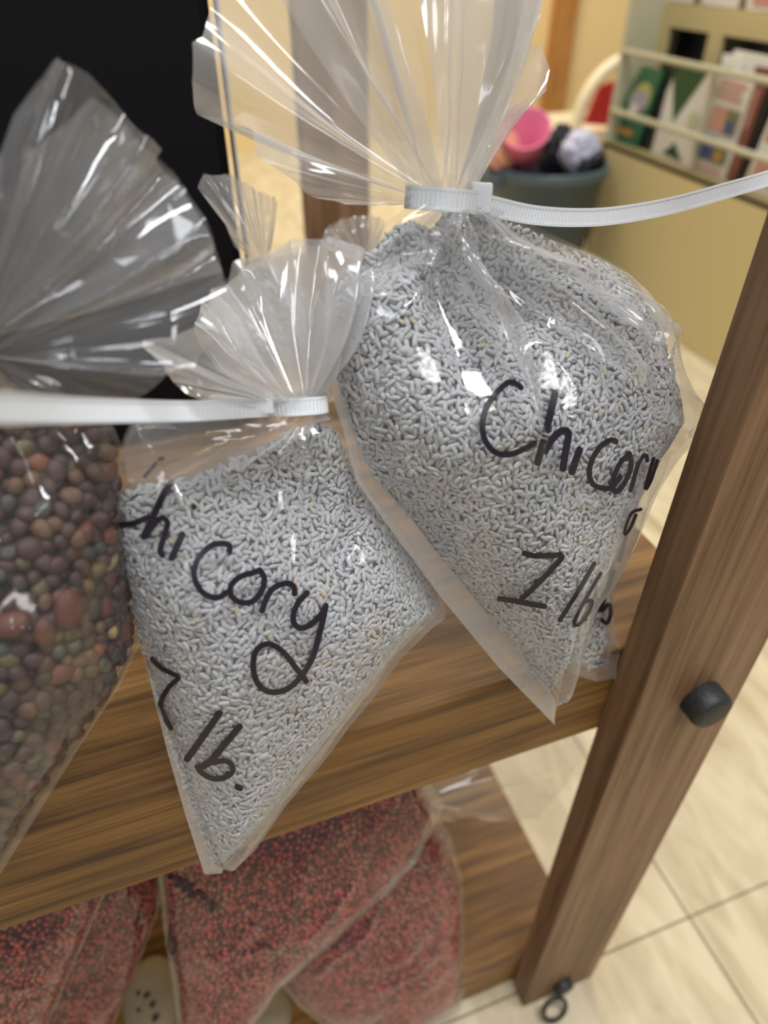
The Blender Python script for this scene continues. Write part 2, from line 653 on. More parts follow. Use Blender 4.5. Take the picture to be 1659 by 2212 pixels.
def scatter(bag, surf, n_try, dmin, poly_px=None, frame_only=False):
    U, V, Fr, _ = surf
    P = bag.pl.pos(U, V, Fr)
    nr, na = U.shape
    Q = np.roll(P, -1, axis=1)
    e1 = Q[:-1] - P[:-1]
    e2 = P[1:] - P[:-1]
    nn = np.cross(e1, e2)
    ar = np.linalg.norm(nn, axis=-1)
    pr = (ar / ar.sum()).ravel()
    idx = rng.choice(len(pr), n_try, p=pr)
    i, j = idx // na, idx % na
    a, b = rng.random(n_try)[:, None], rng.random(n_try)[:, None]
    j1 = (j + 1) % na
    pos = (P[i, j] * (1 - a) + P[i, j1] * a) * (1 - b) + (P[i + 1, j] * (1 - a) + P[i + 1, j1] * a) * b
    nor = nn[i, j] / np.maximum(ar[i, j], 1e-12)[:, None]
    flip = (nor @ bag.pl.n) < 0
    nor[flip] *= -1
    if poly_px is not None:
        x, y = to_px(pos)
        ok = in_poly(x, y, poly_px)
        pos, nor = pos[ok], nor[ok]
    if frame_only:
        x, y = to_px(pos)
        ok = (x > -120) & (x < W + 120) & (y > -120) & (y < H + 160)
        pos, nor = pos[ok], nor[ok]
    cell = {}
    keep = []
    for q in range(len(pos)):
        p = pos[q]
        kx = tuple((p // dmin).astype(int))
        bad = False
        for dx in (-1, 0, 1):
            for dy in (-1, 0, 1):
                for dz in (-1, 0, 1):
                    for r in cell.get((kx[0] + dx, kx[1] + dy, kx[2] + dz), ()):
                        e = p - pos[r]
                        if e @ e < dmin * dmin:
                            bad = True
                            break
                    if bad: break
                if bad: break
            if bad: break
        if not bad:
            cell.setdefault(kx, []).append(q)
            keep.append(q)
    return pos[keep], nor[keep]

def frames(nor, tilt):
    n = len(nor)
    nn = nor + rng.normal(0, tilt, (n, 3))
    nn /= np.linalg.norm(nn, axis=1)[:, None]
    r = rng.normal(0, 1, (n, 3))
    a = r - (r * nn).sum(1)[:, None] * nn
    a /= np.linalg.norm(a, axis=1)[:, None]
    b = np.cross(nn, a)
    return a, b, nn

def merge_seeds(pos, nor, variants, size_fn, tone_fn, tilt=0.10, jitter=0.00022):
    a, b, c = frames(nor, tilt)
    VV, FF, TT = [], [], []
    off = 0
    for q in range(len(pos)):
        v, f = variants[rng.integers(len(variants))]
        L, w, t = size_fn()
        p = pos[q] + c[q] * rng.normal(0, jitter)
        w_ = p + v[:, :1] * L * a[q] + v[:, 1:2] * w * b[q] + v[:, 2:3] * t * c[q]
        VV.append(w_)
        FF += [tuple(x + off for x in g) for g in f]
        off += len(v)
        TT.append(np.tile(tone_fn(), (len(v), 1)))
    return np.concatenate(VV), FF, np.concatenate(TT)

def seed_object(name, bag, surf, parts, core_shade_tone, mat, label, cat, core_in=0.0022):
    """grains plus the packed mass right behind them, one 'stuff' object"""
    U, V, Fr, Bk = surf
    na = U.shape[1]
    core_f = clear_shelf(bag.pl.pos(U, V, Fr - core_in).reshape(-1, 3))
    core_b = clear_shelf(bag.pl.pos(U, V, Bk).reshape(-1, 3))
    g = grid_faces(U.shape[0], na, True)
    n0 = len(core_f)
    VV = [core_f, core_b]
    FF = list(g) + [tuple(x + n0 for x in q)[::-1] for q in g]
    FF += [tuple(range(na))[::-1], tuple(range(n0, n0 + na))]
    TT = [np.tile(core_shade_tone, (2 * n0, 1))]  # core coloured darker than the grains: painted shade in the gaps
    off = 2 * n0
    for v, f, t in parts:
        VV.append(v)
        FF += [tuple(x + off for x in q) for q in f]
        TT.append(t)
        off += len(v)
    o = mesh_obj(name, np.concatenate(VV), FF, mat, None, tone=np.concatenate(TT))
    tag(o, label, cat, kind='stuff')
    return o

def strokes(bag, lines, parent, name='marker_lettering', lift=0.0012, mat=None):
    """pen strokes laid on the front sheet: (points_px, width_px)"""
    V, F = [], []
    o = Vector(CAM)
    for pts, wd in lines:
        C = catmull(pts, 5)
        if len(pts) == 1:
            C = np.array([[pts[0][0] - wd * .3, pts[0][1]], [pts[0][0] + wd * .3, pts[0][1] + 2]])
        d = np.gradient(C, axis=0)
        d /= np.maximum(np.linalg.norm(d, axis=1), 1e-6)[:, None]
        C = np.concatenate([[C[0] - d[0] * wd * .42, C[0] - d[0] * wd * .25], C, [C[-1] + d[-1] * wd * .25, C[-1] + d[-1] * wd * .42]])
        d = np.concatenate([[d[0], d[0]], d, [d[-1], d[-1]]])
        wv = np.full(len(C), wd / 2.0)
        wv[[0, -1]] *= 0.25
        wv[[1, -2]] *= 0.8
        nx = np.stack([-d[:, 1], d[:, 0]], 1)
        row = []
        for q in range(len(C)):
            pr = []
            for k in (-1, -0.33, 0.33, 1):
                p = C[q] + nx[q] * k * wv[q]
                dr = Vector(ray(*p)).normalized()
                h = bag.bvh.ray_cast(o, dr)
                if h[0] is None:
                    pr = None
                    break
                pr.append(np.array(h[0] - dr * lift))
            row.append(pr)
        for q in range(len(row) - 1):
            if row[q] is None or row[q + 1] is None:
                continue
            if max(np.linalg.norm(row[q][k] - row[q + 1][k]) for k in range(4)) > 0.012:
                continue
            b0 = len(V)
            V += row[q] + row[q + 1]
            F += [(b0 + k, b0 + k + 1, b0 + k + 5, b0 + k + 4) for k in range(3)]
    if V:
        return mesh_obj(name, V, F, mat or M['ink'], parent)

# ------------------------------------------------------------------ gathered bag tops
def resample(pts, n):
    pts = np.asarray(pts, float)
    L = np.concatenate([[0], np.cumsum(np.linalg.norm(np.diff(pts, axis=0), axis=1))])
    t = np.linspace(0, L[-1], n)
    return np.stack([np.interp(t, L, pts[:, k]) for k in range(pts.shape[1])], 1)

def fan(name, plane, neck_l, neck_r, rim, mat, parent, pleats=9, amp=0.012, bulge=0.0, depth=0.0, seed=1, nu=260, nv=70,
        crinkle=0.0025, curl=0.0, neck_w=0.004, sharp=0.75, flow=0.0, cfreq=16):
    """A sheet of film fanning out from a tied neck to a traced rim, folded into pleats.
    rim entries: (px, py) or (px, py, depth in metres towards the viewer)."""
    rim = [tuple(r) + (0.0,) * (3 - len(r)) for r in rim]
    ruv = np.array([np.append(plane.uv_at(r[0], r[1], r[2] + depth), r[2]) for r in rim])
    ruv = resample(ruv, nu)
    nl, nr_ = plane.uv(*neck_l), plane.uv(*neck_r)
    u = np.linspace(0, 1, nu)
    v = np.linspace(0, 1, nv)[:, None]
    nk = nl[None] + (nr_ - nl)[None] * u[:, None]
    wob = 0.10 * noise(u * 6, u * 0 + seed, seed) + 0.05 * noise(u * 14, u * 0, seed + 3)
    e = v ** (1.0 + flow)
    X = nk[None, :, 0] + e * (ruv[None, :, 0] - nk[None, :, 0])
    Y = nk[None, :, 1] + e * (ruv[None, :, 1] - nk[None, :, 1])
    ph = (u + wob * 0.6)[None] * pleats + 0.25 * noise(u[None] * 5, v * 2.5, seed + 7) * v
    tri = np.abs((ph % 1) * 2 - 1) * 2 - 1
    sn = np.sin(ph * 2 * math.pi)
    pl = sharp * tri + (1 - sharp) * sn
    hgt = amp * (0.6 + 0.8 * np.abs(noise(u * 9, u * 0 + 2, seed + 11)))[None]
    grow = np.clip(v * 2.2, 0, 1) ** 0.8
    D = depth * v + ruv[None, :, 2] * v ** 1.2 + neck_w * np.sin(math.pi * u)[None] * (1 - v)
    D = D + pl * hgt * grow + bulge * np.sin(math.pi * u)[None] * np.sin(math.pi * np.clip(v * 0.75, 0, 1)) ** 1
    D = D + curl * np.clip(v - 0.6, 0, 1) ** 2 * 6
    D = D + crinkle * crumple_field(X, Y, seed, cfreq, 6) * np.clip(v * 2.5, 0, 1)
    P = plane.pos(X, Y, D).reshape(-1, 3)
    return mesh_obj(name, P, grid_faces(nv, nu), mat, parent)

# ------------------------------------------------------------------ cable ties
def ribbon_tie(parent, plane, path, width, thick=0.0013, teeth=True):
    """tail of a cable tie; path: (px, py, depth toward the viewer); width in metres"""
    C3 = []
    for x, y, d in path:
        p = plane.hit(x, y)
        k = p - CAM
        C3.append(p - k / np.linalg.norm(k) * d)
    C3 = catmull(C3, 0.0006)
    V, F = [], []
    n = len(C3)
    for i in range(n):
        d = C3[min(i + 1, n - 1)] - C3[max(i - 1, 0)]
        d /= np.linalg.norm(d)
        view = C3[i] - CAM
        view /= np.linalg.norm(view)
        s = np.cross(d, view)
        s /= np.linalg.norm(s)
        if s[2] < 0: s = -s
        o = -np.cross(d, s)
        if o @ view > 0: o = -o
        g = 0.00032 if (teeth and (i // 1) % 2 == 0) else 0.0
        hw = width / 2
        for a, b in ((-hw, 0), (-hw, thick), (-hw * .72, thick), (-hw * .70, thick - g), (hw * .70, thick - g), (hw * .72, thick), (hw, thick), (hw, 0)):
            V.append(C3[i] + s * a + o * b)
    for i in range(n - 1):
        for k in range(8):
            a, b = i * 8 + k, i * 8 + (k + 1) % 8
            F.append((a, b, b + 8, a + 8))
    F += [tuple(range(8))[::-1], tuple(range((n - 1) * 8, n * 8))]
    return mesh_obj('tail', V, F, M['nylon'], parent, flat=True)

def tie_ring(parent, plane, cx_px, axis_px, rx, ry, width, thick=0.0014):
    c = plane.hit(*cx_px)
    ax = plane.hit(*axis_px) - c
    vw = (c - CAM) / np.linalg.norm(c - CAM)
    ax = ax - vw * (ax @ vw) * 0.85
    ax /= np.linalg.norm(ax)
    e = np.cross(ax, plane.n)
    e /= np.linalg.norm(e)
    nn = np.cross(e, ax)
    V, F = [], []
    n = 96
    for i in range(n):
        t = 2 * math.pi * i / n
        rib = 0.00025 if i % 2 else 0
        dv = e * rx * math.cos(t) + nn * ry * math.sin(t)
        dn = dv / np.linalg.norm(dv)
        hw = width / 2
        for a, b in ((-hw, 0), (-hw, thick), (-hw * .7, thick), (-hw * .68, thick - rib), (hw * .68, thick - rib), (hw * .7, thick), (hw, thick), (hw, 0)):
            V.append(c + dv + dn * b + ax * a)
    for i in range(n):
        for k in range(8):
            a, b = i * 8 + k, i * 8 + (k + 1) % 8
            a2, b2 = ((i + 1) % n) * 8 + k, ((i + 1) % n) * 8 + (k + 1) % 8
            F.append((a, b, b2, a2))
    return mesh_obj('loop', V, F, M['nylon'], parent, flat=True)

def tie_head(parent, plane, corners_px, thick, fwd):
    """small box head with its slot; corners (x0,y0,x1,y1) px"""
    x0, y0, x1, y1 = corners_px
    c = plane.hit((x0 + x1) / 2, (y0 + y1) / 2)
    k = c - CAM
    c = c - k / np.linalg.norm(k) * fwd
    d = np.linalg.norm(c - CAM)
    wv = (x1 - x0) / FPX * d
    hv = (y1 - y0) / FPX * d
    v, f = box_vf(-wv / 2, wv / 2, -hv / 2, hv / 2, -thick / 2, thick / 2)
    kk = k / np.linalg.norm(k)
    s = np.cross(kk, [0, 0, 1]); s /= np.linalg.norm(s)
    up = np.cross(s, kk)
    P = [c + s * q[0] + up * q[1] - kk * q[2] for q in v]
    o = mesh_obj('head', P, f, M['nylon'], parent, flat=True)
    bevel_obj(o, min(wv, hv, thick) * 0.16, 3)
    v, f = box_vf(-wv * .18, wv * .10, -hv * .3, hv * .3, thick * .46, thick * .53)
    P = [c + s * q[0] + up * q[1] - kk * q[2] for q in v]
    mesh_obj('pawl', P, f, M['nylon'], o, flat=True)
    return o

# ================================================================== THE SETTING
SH_Y, SH_TOP, SH_BOT, SH_X1 = 0.159, 0.480, 0.417, 0.228
FZ = 0.050      # floor level; the posts stand on it

floor = box('floor', -1.6, 4.2, -1.2, 3.2, FZ - 0.06, FZ - 0.0025, M['grout'])
tag(floor, 'pale beige vinyl tile floor with thin brown joints', kind='structure')
TP = 0.305
tv, tf = box_vf(-TP / 2 + .0007, TP / 2 - .0007, -TP / 2 + .0007, TP / 2 - .0007, 0, 0.0026)
tile0 = mesh_obj('tile', tv, tf, M['tile'], None, flat=True)
bevel_obj(tile0, 0.0006, 1)
COL.objects.unlink(tile0)
gx = on_z(1489, 1981, FZ)
for i in range(-4, 9):
    for j in range(-3, 11):
        t = bpy.data.objects.new('tile', tile0.data)
        link(t, floor)
        t.location = (gx[0] + (i + .5) * TP, gx[1] + (j + .5) * TP, -0.0026)
        t.location.z = FZ - 0.0026
bpy.data.objects.remove(tile0)

WALL_Y = 3.07
wall = box('wall_back', -1.6, 4.2, WALL_Y, WALL_Y + .1, FZ, 2.6, M['wall'])
tag(wall, 'pale yellow painted wall behind the bin', kind='structure')
a, b = on_y(1192, 0, WALL_Y)[0], on_y(1243, 0, WALL_Y)[0]
trim = box('trim_1', a, b, WALL_Y - .035, WALL_Y, FZ, 2.3, M['oak'], None, 0.006)
tag(trim, 'golden oak door casing on the yellow wall', kind='structure')

# ================================================================== SHELF UNIT
unit = tag(empty('shelf_unit', (-0.2, 0.42, 0)), 'dark stained wooden shelf unit holding the tied seed bags', 'shelf')
SB = 0.70
for nm, z0, z1, y0 in (('shelf_board', SH_BOT, SH_TOP, SH_Y), ('shelf_board', 0.054, 0.093, 0.1605)):
    box(nm, -0.72, SH_X1, y0, SB, z0, z1, M['shelf'], unit, 0.0024)
posts = []
for x0, x1, y0, y1 in ((0.171, 0.236, 0.1405, SH_Y), (0.171, 0.236, SB, SB + .0185), (-0.73, -0.665, 0.1405, SH_Y), (-0.73, -0.665, SB, SB + .0185)):
    p = box('post', x0, x1, y0, y1, FZ + .0003, 1.25, M['post'], unit, 0.0014)
    posts.append(p)
    yb = y0 if y0 < .3 else y1
    sgn = 1 if y0 < .3 else -1
    for zc in (0.4515, 0.0735):
        xc = (x0 + x1) / 2 + (0.0045 if zc > .2 else -0.001)
        pr = [(0.0100, -0.001), (0.0105, 0.0), (0.0106, 0.0085), (0.0098, 0.0105), (0.0080, 0.0114)]
        if zc < .2:
            pr = [(r * .78, h * .6) for r, h in pr]
        lathe('bolt', [(r, h * sgn) for r, h in pr], M['black_metal'], p, (xc, yb, zc), 'Y', 40)
    # small iron pull ring hanging from the lower bolt
    xc, yc = (x0 + x1) / 2 - 0.012, yb - sgn * 0.006
    th = np.linspace(0, 2 * math.pi, 36, endpoint=False)
    ring = np.stack([xc + 0.0100 * np.cos(th), yc - sgn * (0.006 - 0.0050 * np.sin(th)), 0.0615 + 0.0085 * np.sin(th)], 1)
    tube('pull_ring', ring, 0.0018, M['black_metal'], p, 10, True)

# ================================================================== CHICORY SEEDS, shared shapes
seed_vars = []
for bend, tp in ((0.0, 1.0), (0.06, 0.8), (-0.05, 0.9), (0.03, 0.65)):
    rg = [(-0.5, 0.24, 0.24), (-0.40, 0.42, 0.40), (-0.02, 0.52, 0.50), (0.38, 0.44 * tp, 0.42 * tp), (0.5, 0.22 * tp, 0.22 * tp)]
    v, f = seed_mesh(rg, 6)
    v[:, 1] += bend * np.cos(v[:, 0] * 3.1)
    seed_vars.append((v, f))
M['chicory'] = attr_mat('chicory_seed_coat', 0.62, 0.35, bump=0.3, bscale=900)

def chic_size():
    L = rng.normal(0.0032, 0.00055)
    w = rng.normal(0.00162, 0.0002)
    if rng.random() < 0.012:
        w *= 1.7
    return L, w, w * 0.78

def chic_tone():
    t = np.array([0.485, 0.49, 0.50]) * rng.normal(1, 0.07)
    if rng.random() < 0.02:
        t = np.array([0.55, 0.47, 0.35])
    return np.clip(t, 0.05, 0.75)

def chicory_fill(name, bag, outline, center, n, dmin, label, inset=0.0022, layers=2):
    surf = bag.seed_surface(outline, center, inset)
    parts = []
    for ly in range(layers):
        sf = (surf[0], surf[1], surf[2] - 0.0011 * ly, surf[3])
        pos, nor = scatter(bag, sf, n, dmin * (1 + .12 * ly))
        parts.append(merge_seeds(pos, nor, seed_vars, chic_size, chic_tone))
    return seed_object(name, bag, surf, parts, (0.20, 0.205, 0.21), M['chicory'], label, 'seeds')  # dark core grey paints the shade between the pale seeds

# ================================================================== BAG A: chicory bag at the shelf edge
PA = Plane((-0.005, 0.139, 0.48), -12, 13)
outA = [(600, 880), (560, 892), (500, 898), (430, 903), (360, 905), (285, 908), (268, 945), (250, 1010), (238, 1080), (234, 1130), (250, 1205), (285, 1330), (320, 1460), (360, 1620),
        (400, 1760), (440, 1885), (478, 1882), (540, 1812), (650, 1682), (760, 1542), (870, 1400), (940, 1330), (964, 1298), (945, 1255), (900, 1185),
        (850, 1120), (790, 1045), (764, 1000), (748, 950), (718, 902), (690, 884), (640, 878)]
inA = [(600, 880), (560, 892), (500, 900), (430, 910), (360, 915), (290, 925), (274, 960), (258, 1020), (246, 1080), (242, 1130), (257, 1205), (291, 1330), (327, 1460), (372, 1610),
       (416, 1740), (462, 1862), (480, 1868), (535, 1805), (640, 1678), (750, 1538), (858, 1398), (925, 1325), (952, 1296), (934, 1255), (890, 1190),
       (840, 1125), (782, 1050), (754, 1000), (738, 950), (712, 905), (690, 884), (640, 878)]
fA = [([(290, 1050), (375, 1038), (455, 1018), (560, 975), (650, 925), (690, 885)], 0.0035, 0.0040, False),
      ([(300, 1000), (400, 960), (520, 930), (620, 895)], 0.004, -0.004, False),
      ([(375, 1036), (440, 1050), (490, 1110), (560, 1180), (650, 1250)], 0.0030, 0.0028, True),
      ([(655, 1045), (600, 1110), (588, 1165), (612, 1200)], 0.0030, 0.0028, False),
      ([(725, 1095), (770, 1180), (838, 1292)], 0.0035, 0.0035, True),
      ([(675, 1195), (700, 1170), (740, 1120), (756, 1055)], 0.0035, -0.0035, True),
      ([(670, 1200), (760, 1250), (850, 1296), (950, 1300)], 0.0030, 0.0022, True),
      ([(560, 1010), (640, 1060), (700, 1090)], 0.006, -0.003, True)]
bagA = Bag(PA, (545, 1330), outA, 0.022, (635, 885), inA, fA, neck_r=0.007, pleats=6, pleat_amp=0.0025, seed=3, power=2.6)
rootA = tag(empty('seed_bag', PA.hit(460, 1870)), 'clear bag of grey seeds lettered hiCory, its tip hanging over the shelf edge', 'seed bag', 'tied chicory seed bags')
bagA.film_parts(rootA, M['film'])
fan('gathered_top', PA, (588, 872), (688, 868),
    [(560, 868), (480, 858), (390, 842), (300, 742, .012), (345, 715, .004), (400, 668, .006), (440, 622, .004), (478, 612), (487, 562, .004), (540, 535), (600, 517), (650, 512),
     (700, 509), (775, 545, -.008), (722, 600, -.004), (708, 660), (702, 760), (694, 850)], M['ruffle'], rootA, pleats=9, amp=0.009, bulge=0.012, seed=5, crinkle=0.0012)
fan('gathered_top', PA, (590, 872), (686, 870),
    [(575, 866, -.02), (470, 800, -.02), (420, 700, -.02), (480, 640, -.02), (540, 575, -.022), (620, 545, -.024), (690, 530, -.024), (745, 560, -.02), (712, 640, -.014), (694, 850, -.01)],
    M['ruffle'], rootA, pleats=7, amp=0.007, bulge=-0.008, seed=9, crinkle=0.0012)
seedA = [(290, 1055), (340, 1050), (420, 1035), (500, 1000), (560, 975), (620, 945), (690, 915), (728, 935), (750, 1000), (780, 1052), (838, 1127), (888, 1192), (932, 1256), (950, 1296), (922, 1328),
         (855, 1398), (745, 1540), (635, 1682), (530, 1810), (480, 1866), (460, 1858), (414, 1740), (370, 1610), (328, 1460), (292, 1330), (258, 1205), (244, 1130), (262, 1070)]
fan('film_tuck', PA, (590, 890), (690, 886), [(285, 915, .012), (262, 980, .014), (275, 1040, .016), (370, 1040, .022), (455, 1018, .024), (560, 978, .022), (650, 930, .018), (715, 905, .010)],
    M['ruffle_thin'], rootA, pleats=4, amp=0.003, bulge=0.004, seed=25, crinkle=0.0012, nu=160, nv=50)
chicory_fill('chicory_seeds', bagA, seedA, (545, 1330), 26000, 0.00150, 'loose grey chicory seeds packed in the bag lettered hiCory')
w = 15
strokes(bagA, [
    ([(370, 1040), (351, 1072), (330, 1118), (310, 1160)], w), ([(262, 1134), (287, 1131), (321, 1117)], 13),
    ([(314, 1158), (337, 1128), (352, 1119), (362, 1130), (354, 1160), (346, 1190), (352, 1200)], 13), ([(394, 1154), (371, 1206)], w), ([(418, 1093), (420, 1097)], 11),
    ([(495, 1190), (497, 1180), (484, 1174), (456, 1179), (430, 1204), (419, 1235), (425, 1262), (443, 1284), (470, 1291), (491, 1279)], 13),
    ([(562, 1231), (548, 1237), (521, 1245), (500, 1263), (499, 1285), (516, 1300), (544, 1300), (565, 1277), (571, 1250), (562, 1232)], 13),
    ([(566, 1320), (573, 1299), (589, 1272), (617, 1260), (634, 1266), (637, 1283)], 13),
    ([(664, 1280), (645, 1301), (634, 1326), (636, 1348), (653, 1357), (676, 1345), (694, 1327), (704, 1308)], 13),
    ([(704, 1308), (696, 1345), (688, 1377), (676, 1418), (653, 1458), (621, 1488), (585, 1495), (558, 1478), (547, 1441), (554, 1405), (580, 1391), (612, 1409), (640, 1444), (662, 1472)], 13),
    ([(345, 992), (352, 990)], 9), ([(338, 1000), (322, 1018), (312, 1030)], 8)], rootA, 'marker_word')
strokes(bagA, [([(328, 1423), (348, 1443), (372, 1455), (386, 1464), (369, 1480), (352, 1504), (346, 1528), (357, 1553), (369, 1573)], 11),
               ([(475, 1540), (404, 1640)], 15), ([(518, 1569), (481, 1613), (455, 1644), (438, 1656)], 15),
               ([(455, 1648), (487, 1644), (502, 1655), (501, 1669), (484, 1680), (460, 1682), (434, 1668), (426, 1655)], 12), ([(512, 1700), (520, 1703)], 13)], rootA, 'marker_weight')

def tie(label, plane, ring_c, ring_ax, rx, ry, rw, head, hthick, hfwd, path, tw):
    t = tag(empty('cable_tie', plane.hit(*ring_c)), label, 'cable tie', 'cable ties on the chicory bags')
    tie_ring(t, plane, ring_c, ring_ax, rx, ry, rw)
    tie_head(t, plane, head, hthick, hfwd)
    ribbon_tie(t, plane, path, tw)
    return t

tie('white nylon cable tie with its long tail pointing away from the post', PA, (637, 876), (636, 860), 0.0086, 0.0085, 0.0050, (545, 862, 590, 895), 0.0062, 0.009,
    [(572, 880, .0095), (500, 884, .012), (400, 888, .018), (280, 888, .030), (150, 886, .045), (30, 882, .062), (-150, 876, .085)], 0.0052)

# ================================================================== BAG B: big chicory bag
PB = Plane((0.120, 0.141, 0.48), -8, 19)
outB = [(893, 446), (840, 482), (782, 545), (722, 590), (704, 640), (702, 700), (703, 780), (714, 850), (739, 930), (766, 1036), (840, 1140), (887, 1203), (951, 1290), (1075, 1440), (1195, 1563),
        (1214, 1460), (1246, 1340), (1300, 1275), (1345, 1180), (1380, 1085), (1430, 985), (1478, 905), (1470, 815), (1440, 700), (1380, 612), (1350, 582), (1280, 545), (1200, 512), (1110, 475), (1040, 452), (1015, 446), (960, 440)]
inB = [(893, 446), (850, 490), (792, 552), (745, 590), (728, 640), (724, 700), (726, 780), (738, 850), (764, 930), (808, 1030), (884, 1115), (940, 1190), (1003, 1268), (1120, 1410), (1192, 1505),
       (1206, 1450), (1240, 1335), (1294, 1270), (1338, 1180), (1374, 1082), (1422, 985), (1470, 905), (1463, 818), (1432, 705), (1374, 618), (1345, 590), (1275, 552), (1197, 520), (1110, 482), (1040, 456), (1015, 446), (960, 440)]
fB = [([(935, 470), (955, 590), (998, 700), (1000, 860), (1035, 955)], 0.0026, 0.0095, False),
      ([(905, 490), (925, 600), (950, 720), (955, 830)], 0.006, -0.007, True),
      ([(1015, 620), (1035, 740), (1040, 860)], 0.006, -0.006, True),
      ([(975, 500), (1060, 560), (1170, 680), (1215, 770), (1240, 815)], 0.0024, 0.0095, True),
      ([(965, 520), (1050, 620), (1110, 690)], 0.006, -0.009, True),
      ([(1000, 520), (1100, 565), (1220, 600), (1290, 680), (1272, 745)], 0.0024, 0.0080, False),
      ([(1010, 540), (1110, 610), (1200, 700), (1235, 790)], 0.006, -0.010, True),
      ([(985, 505), (1100, 548), (1230, 600), (1290, 650)], 0.005, -0.009, True),
      ([(1425, 690), (1335, 730), (1310, 810)], 0.0032, 0.006, False), ([(1300, 800), (1400, 850), (1476, 905)], 0.0030, 0.0055, False),
      ([(1250, 870), (1320, 890), (1440, 930)], 0.003, 0.003, False),
      ([(1320, 600), (1350, 720), (1300, 790)], 0.007, -0.006, True),
      ([(1380, 640), (1420, 760), (1440, 850)], 0.006, -0.004, True),
      ([(1030, 955), (1120, 940), (1200, 905), (1250, 950)], 0.007, 0.0016, False),
      ([(1060, 700), (1110, 800), (1100, 900)], 0.006, 0.003, False),
      ([(860, 500), (855, 540), (866, 568)], 0.0045, -0.009, True)]
bagB = Bag(PB, (1070, 860), outB, 0.031, (958, 445), inB, fB, neck_r=0.008, pleats=8, pleat_amp=0.006, seed=13, power=2.7, back=0.6, wrinkle=0.0013)
rootB = tag(empty('seed_bag', PB.hit(1195, 1555)), 'clear bag of grey seeds lettered Chicory with a broad empty side seam, beside the post', 'seed bag', 'tied chicory seed bags')
bagB.film_parts(rootB, M['film'])
fan('gathered_top', PB, (900, 436), (1015, 430),
    [(600, -60, .0), (700, -120, .006), (830, -150, .01), (960, -160, .012), (1080, -140, .008), (1180, -60, -.004)], M['ruffle'], rootB, pleats=4.5, amp=0.011, bulge=0.024, seed=15, crinkle=0.0016, sharp=0.4, cfreq=12)
fan('gathered_top', PB, (896, 440), (960, 432),
    [(800, 446, -.004), (735, 444, -.006), (660, 396, -.004), (590, 352, -.004), (556, 328, -.006), (545, 280, -.012), (510, 257, -.018), (450, 226, -.014), (425, 160, -.010), (420, 85, -.010), (446, 68, -.012), (472, 0, -.014), (490, -80, -.014), (620, -130, -.012), (760, -150, -.01)],
    M['ruffle'], rootB, pleats=4, amp=0.008, bulge=-0.012, seed=17, crinkle=0.0018, sharp=0.4, cfreq=12)
fan('gathered_top', PB, (970, 432), (1018, 428),
    [(900, -150, -.02), (1100, -140, -.02), (1185, -60, -.016), (1184, 20, -.010), (1178, 55, -.008), (1142, 92, -.008), (1166, 76, -.012), (1208, 80, -.014), (1222, 135, -.012), (1204, 188, -.012), (1140, 215, -.012), (1072, 246, -.010), (1058, 310, -.006), (1026, 400, -.002)],
    M['ruffle'], rootB, pleats=3, amp=0.006, bulge=-0.010, seed=19, crinkle=0.0018, sharp=0.4, cfreq=12)
def tuck(bag, parent, nl, nr_, rim, pleats, amp, seed, lift=0.0016, nu=80, nv=70):
    """a folded flap of film lying on the filled front, running down from the neck"""
    a0, a1 = bag.pl.uv(*nl), bag.pl.uv(*nr_)
    R_ = resample(bag.pl.uvs(rim), nu)
    u = np.linspace(0, 1, nu)
    v = np.linspace(0.02, 1, nv)[:, None]
    nk = a0[None] + (a1 - a0)[None] * u[:, None]
    X = nk[None, :, 0] + v * (R_[None, :, 0] - nk[None, :, 0])
    Y = nk[None, :, 1] + v * (R_[None, :, 1] - nk[None, :, 1])
    D = bag.thick(X, Y, 1) + bag.disp(X, Y) + 0.0020 + lift * np.sin(math.pi * u)[None] ** .5
    D = D + amp * (np.abs(((u * pleats + .2 * noise(u * 5, u * 0, seed)) % 1) * 2 - 1))[None] * np.sin(math.pi * np.clip(v, 0, 1)) ** .5
    return mesh_obj('film_tuck', bag.pl.pos(X, Y, D).reshape(-1, 3), grid_faces(nv, nu), M['tuck'], parent)
tuck(bagB, rootB, (898, 456), (968, 454), [(850, 572), (872, 572), (896, 590), (925, 640), (962, 705), (992, 770), (1004, 860), (1012, 780), (1004, 690), (990, 610), (978, 545)], 3, 0.004, 91)
tuck(bagB, rootB, (965, 455), (985, 458), [(1020, 600), (1085, 665), (1135, 720), (1185, 770), (1232, 815), (1215, 755), (1175, 685), (1120, 625), (1060, 560)], 2, 0.003, 93)
tuck(bagB, rootB, (985, 458), (1000, 462), [(1080, 575), (1180, 610), (1240, 660), (1272, 740), (1296, 690), (1260, 620), (1200, 580), (1100, 545)], 2, 0.003, 95)
tuck(bagB, rootB, (892, 452), (905, 456), [(745, 600), (760, 640), (790, 640), (830, 600), (850, 560)], 2, 0.002, 97)
seedB = [(940, 500), (965, 460), (1010, 455), (1040, 462), (1110, 488), (1197, 526), (1275, 558), (1343, 594), (1371, 622), (1428, 708), (1459, 820), (1466, 905), (1418, 985), (1370, 1082), (1334, 1180), (1290, 1268), (1238, 1333),
         (1204, 1450), (1190, 1500), (1118, 1405), (1004, 1262), (942, 1186), (886, 1112), (811, 1030), (767, 930), (741, 850), (730, 780), (728, 700), (732, 640), (750, 594), (796, 556), (850, 500), (885, 480)]
chicory_fill('chicory_seeds', bagB, seedB, (1070, 860), 34000, 0.00150, 'loose grey chicory seeds packed in the bag beside the post')
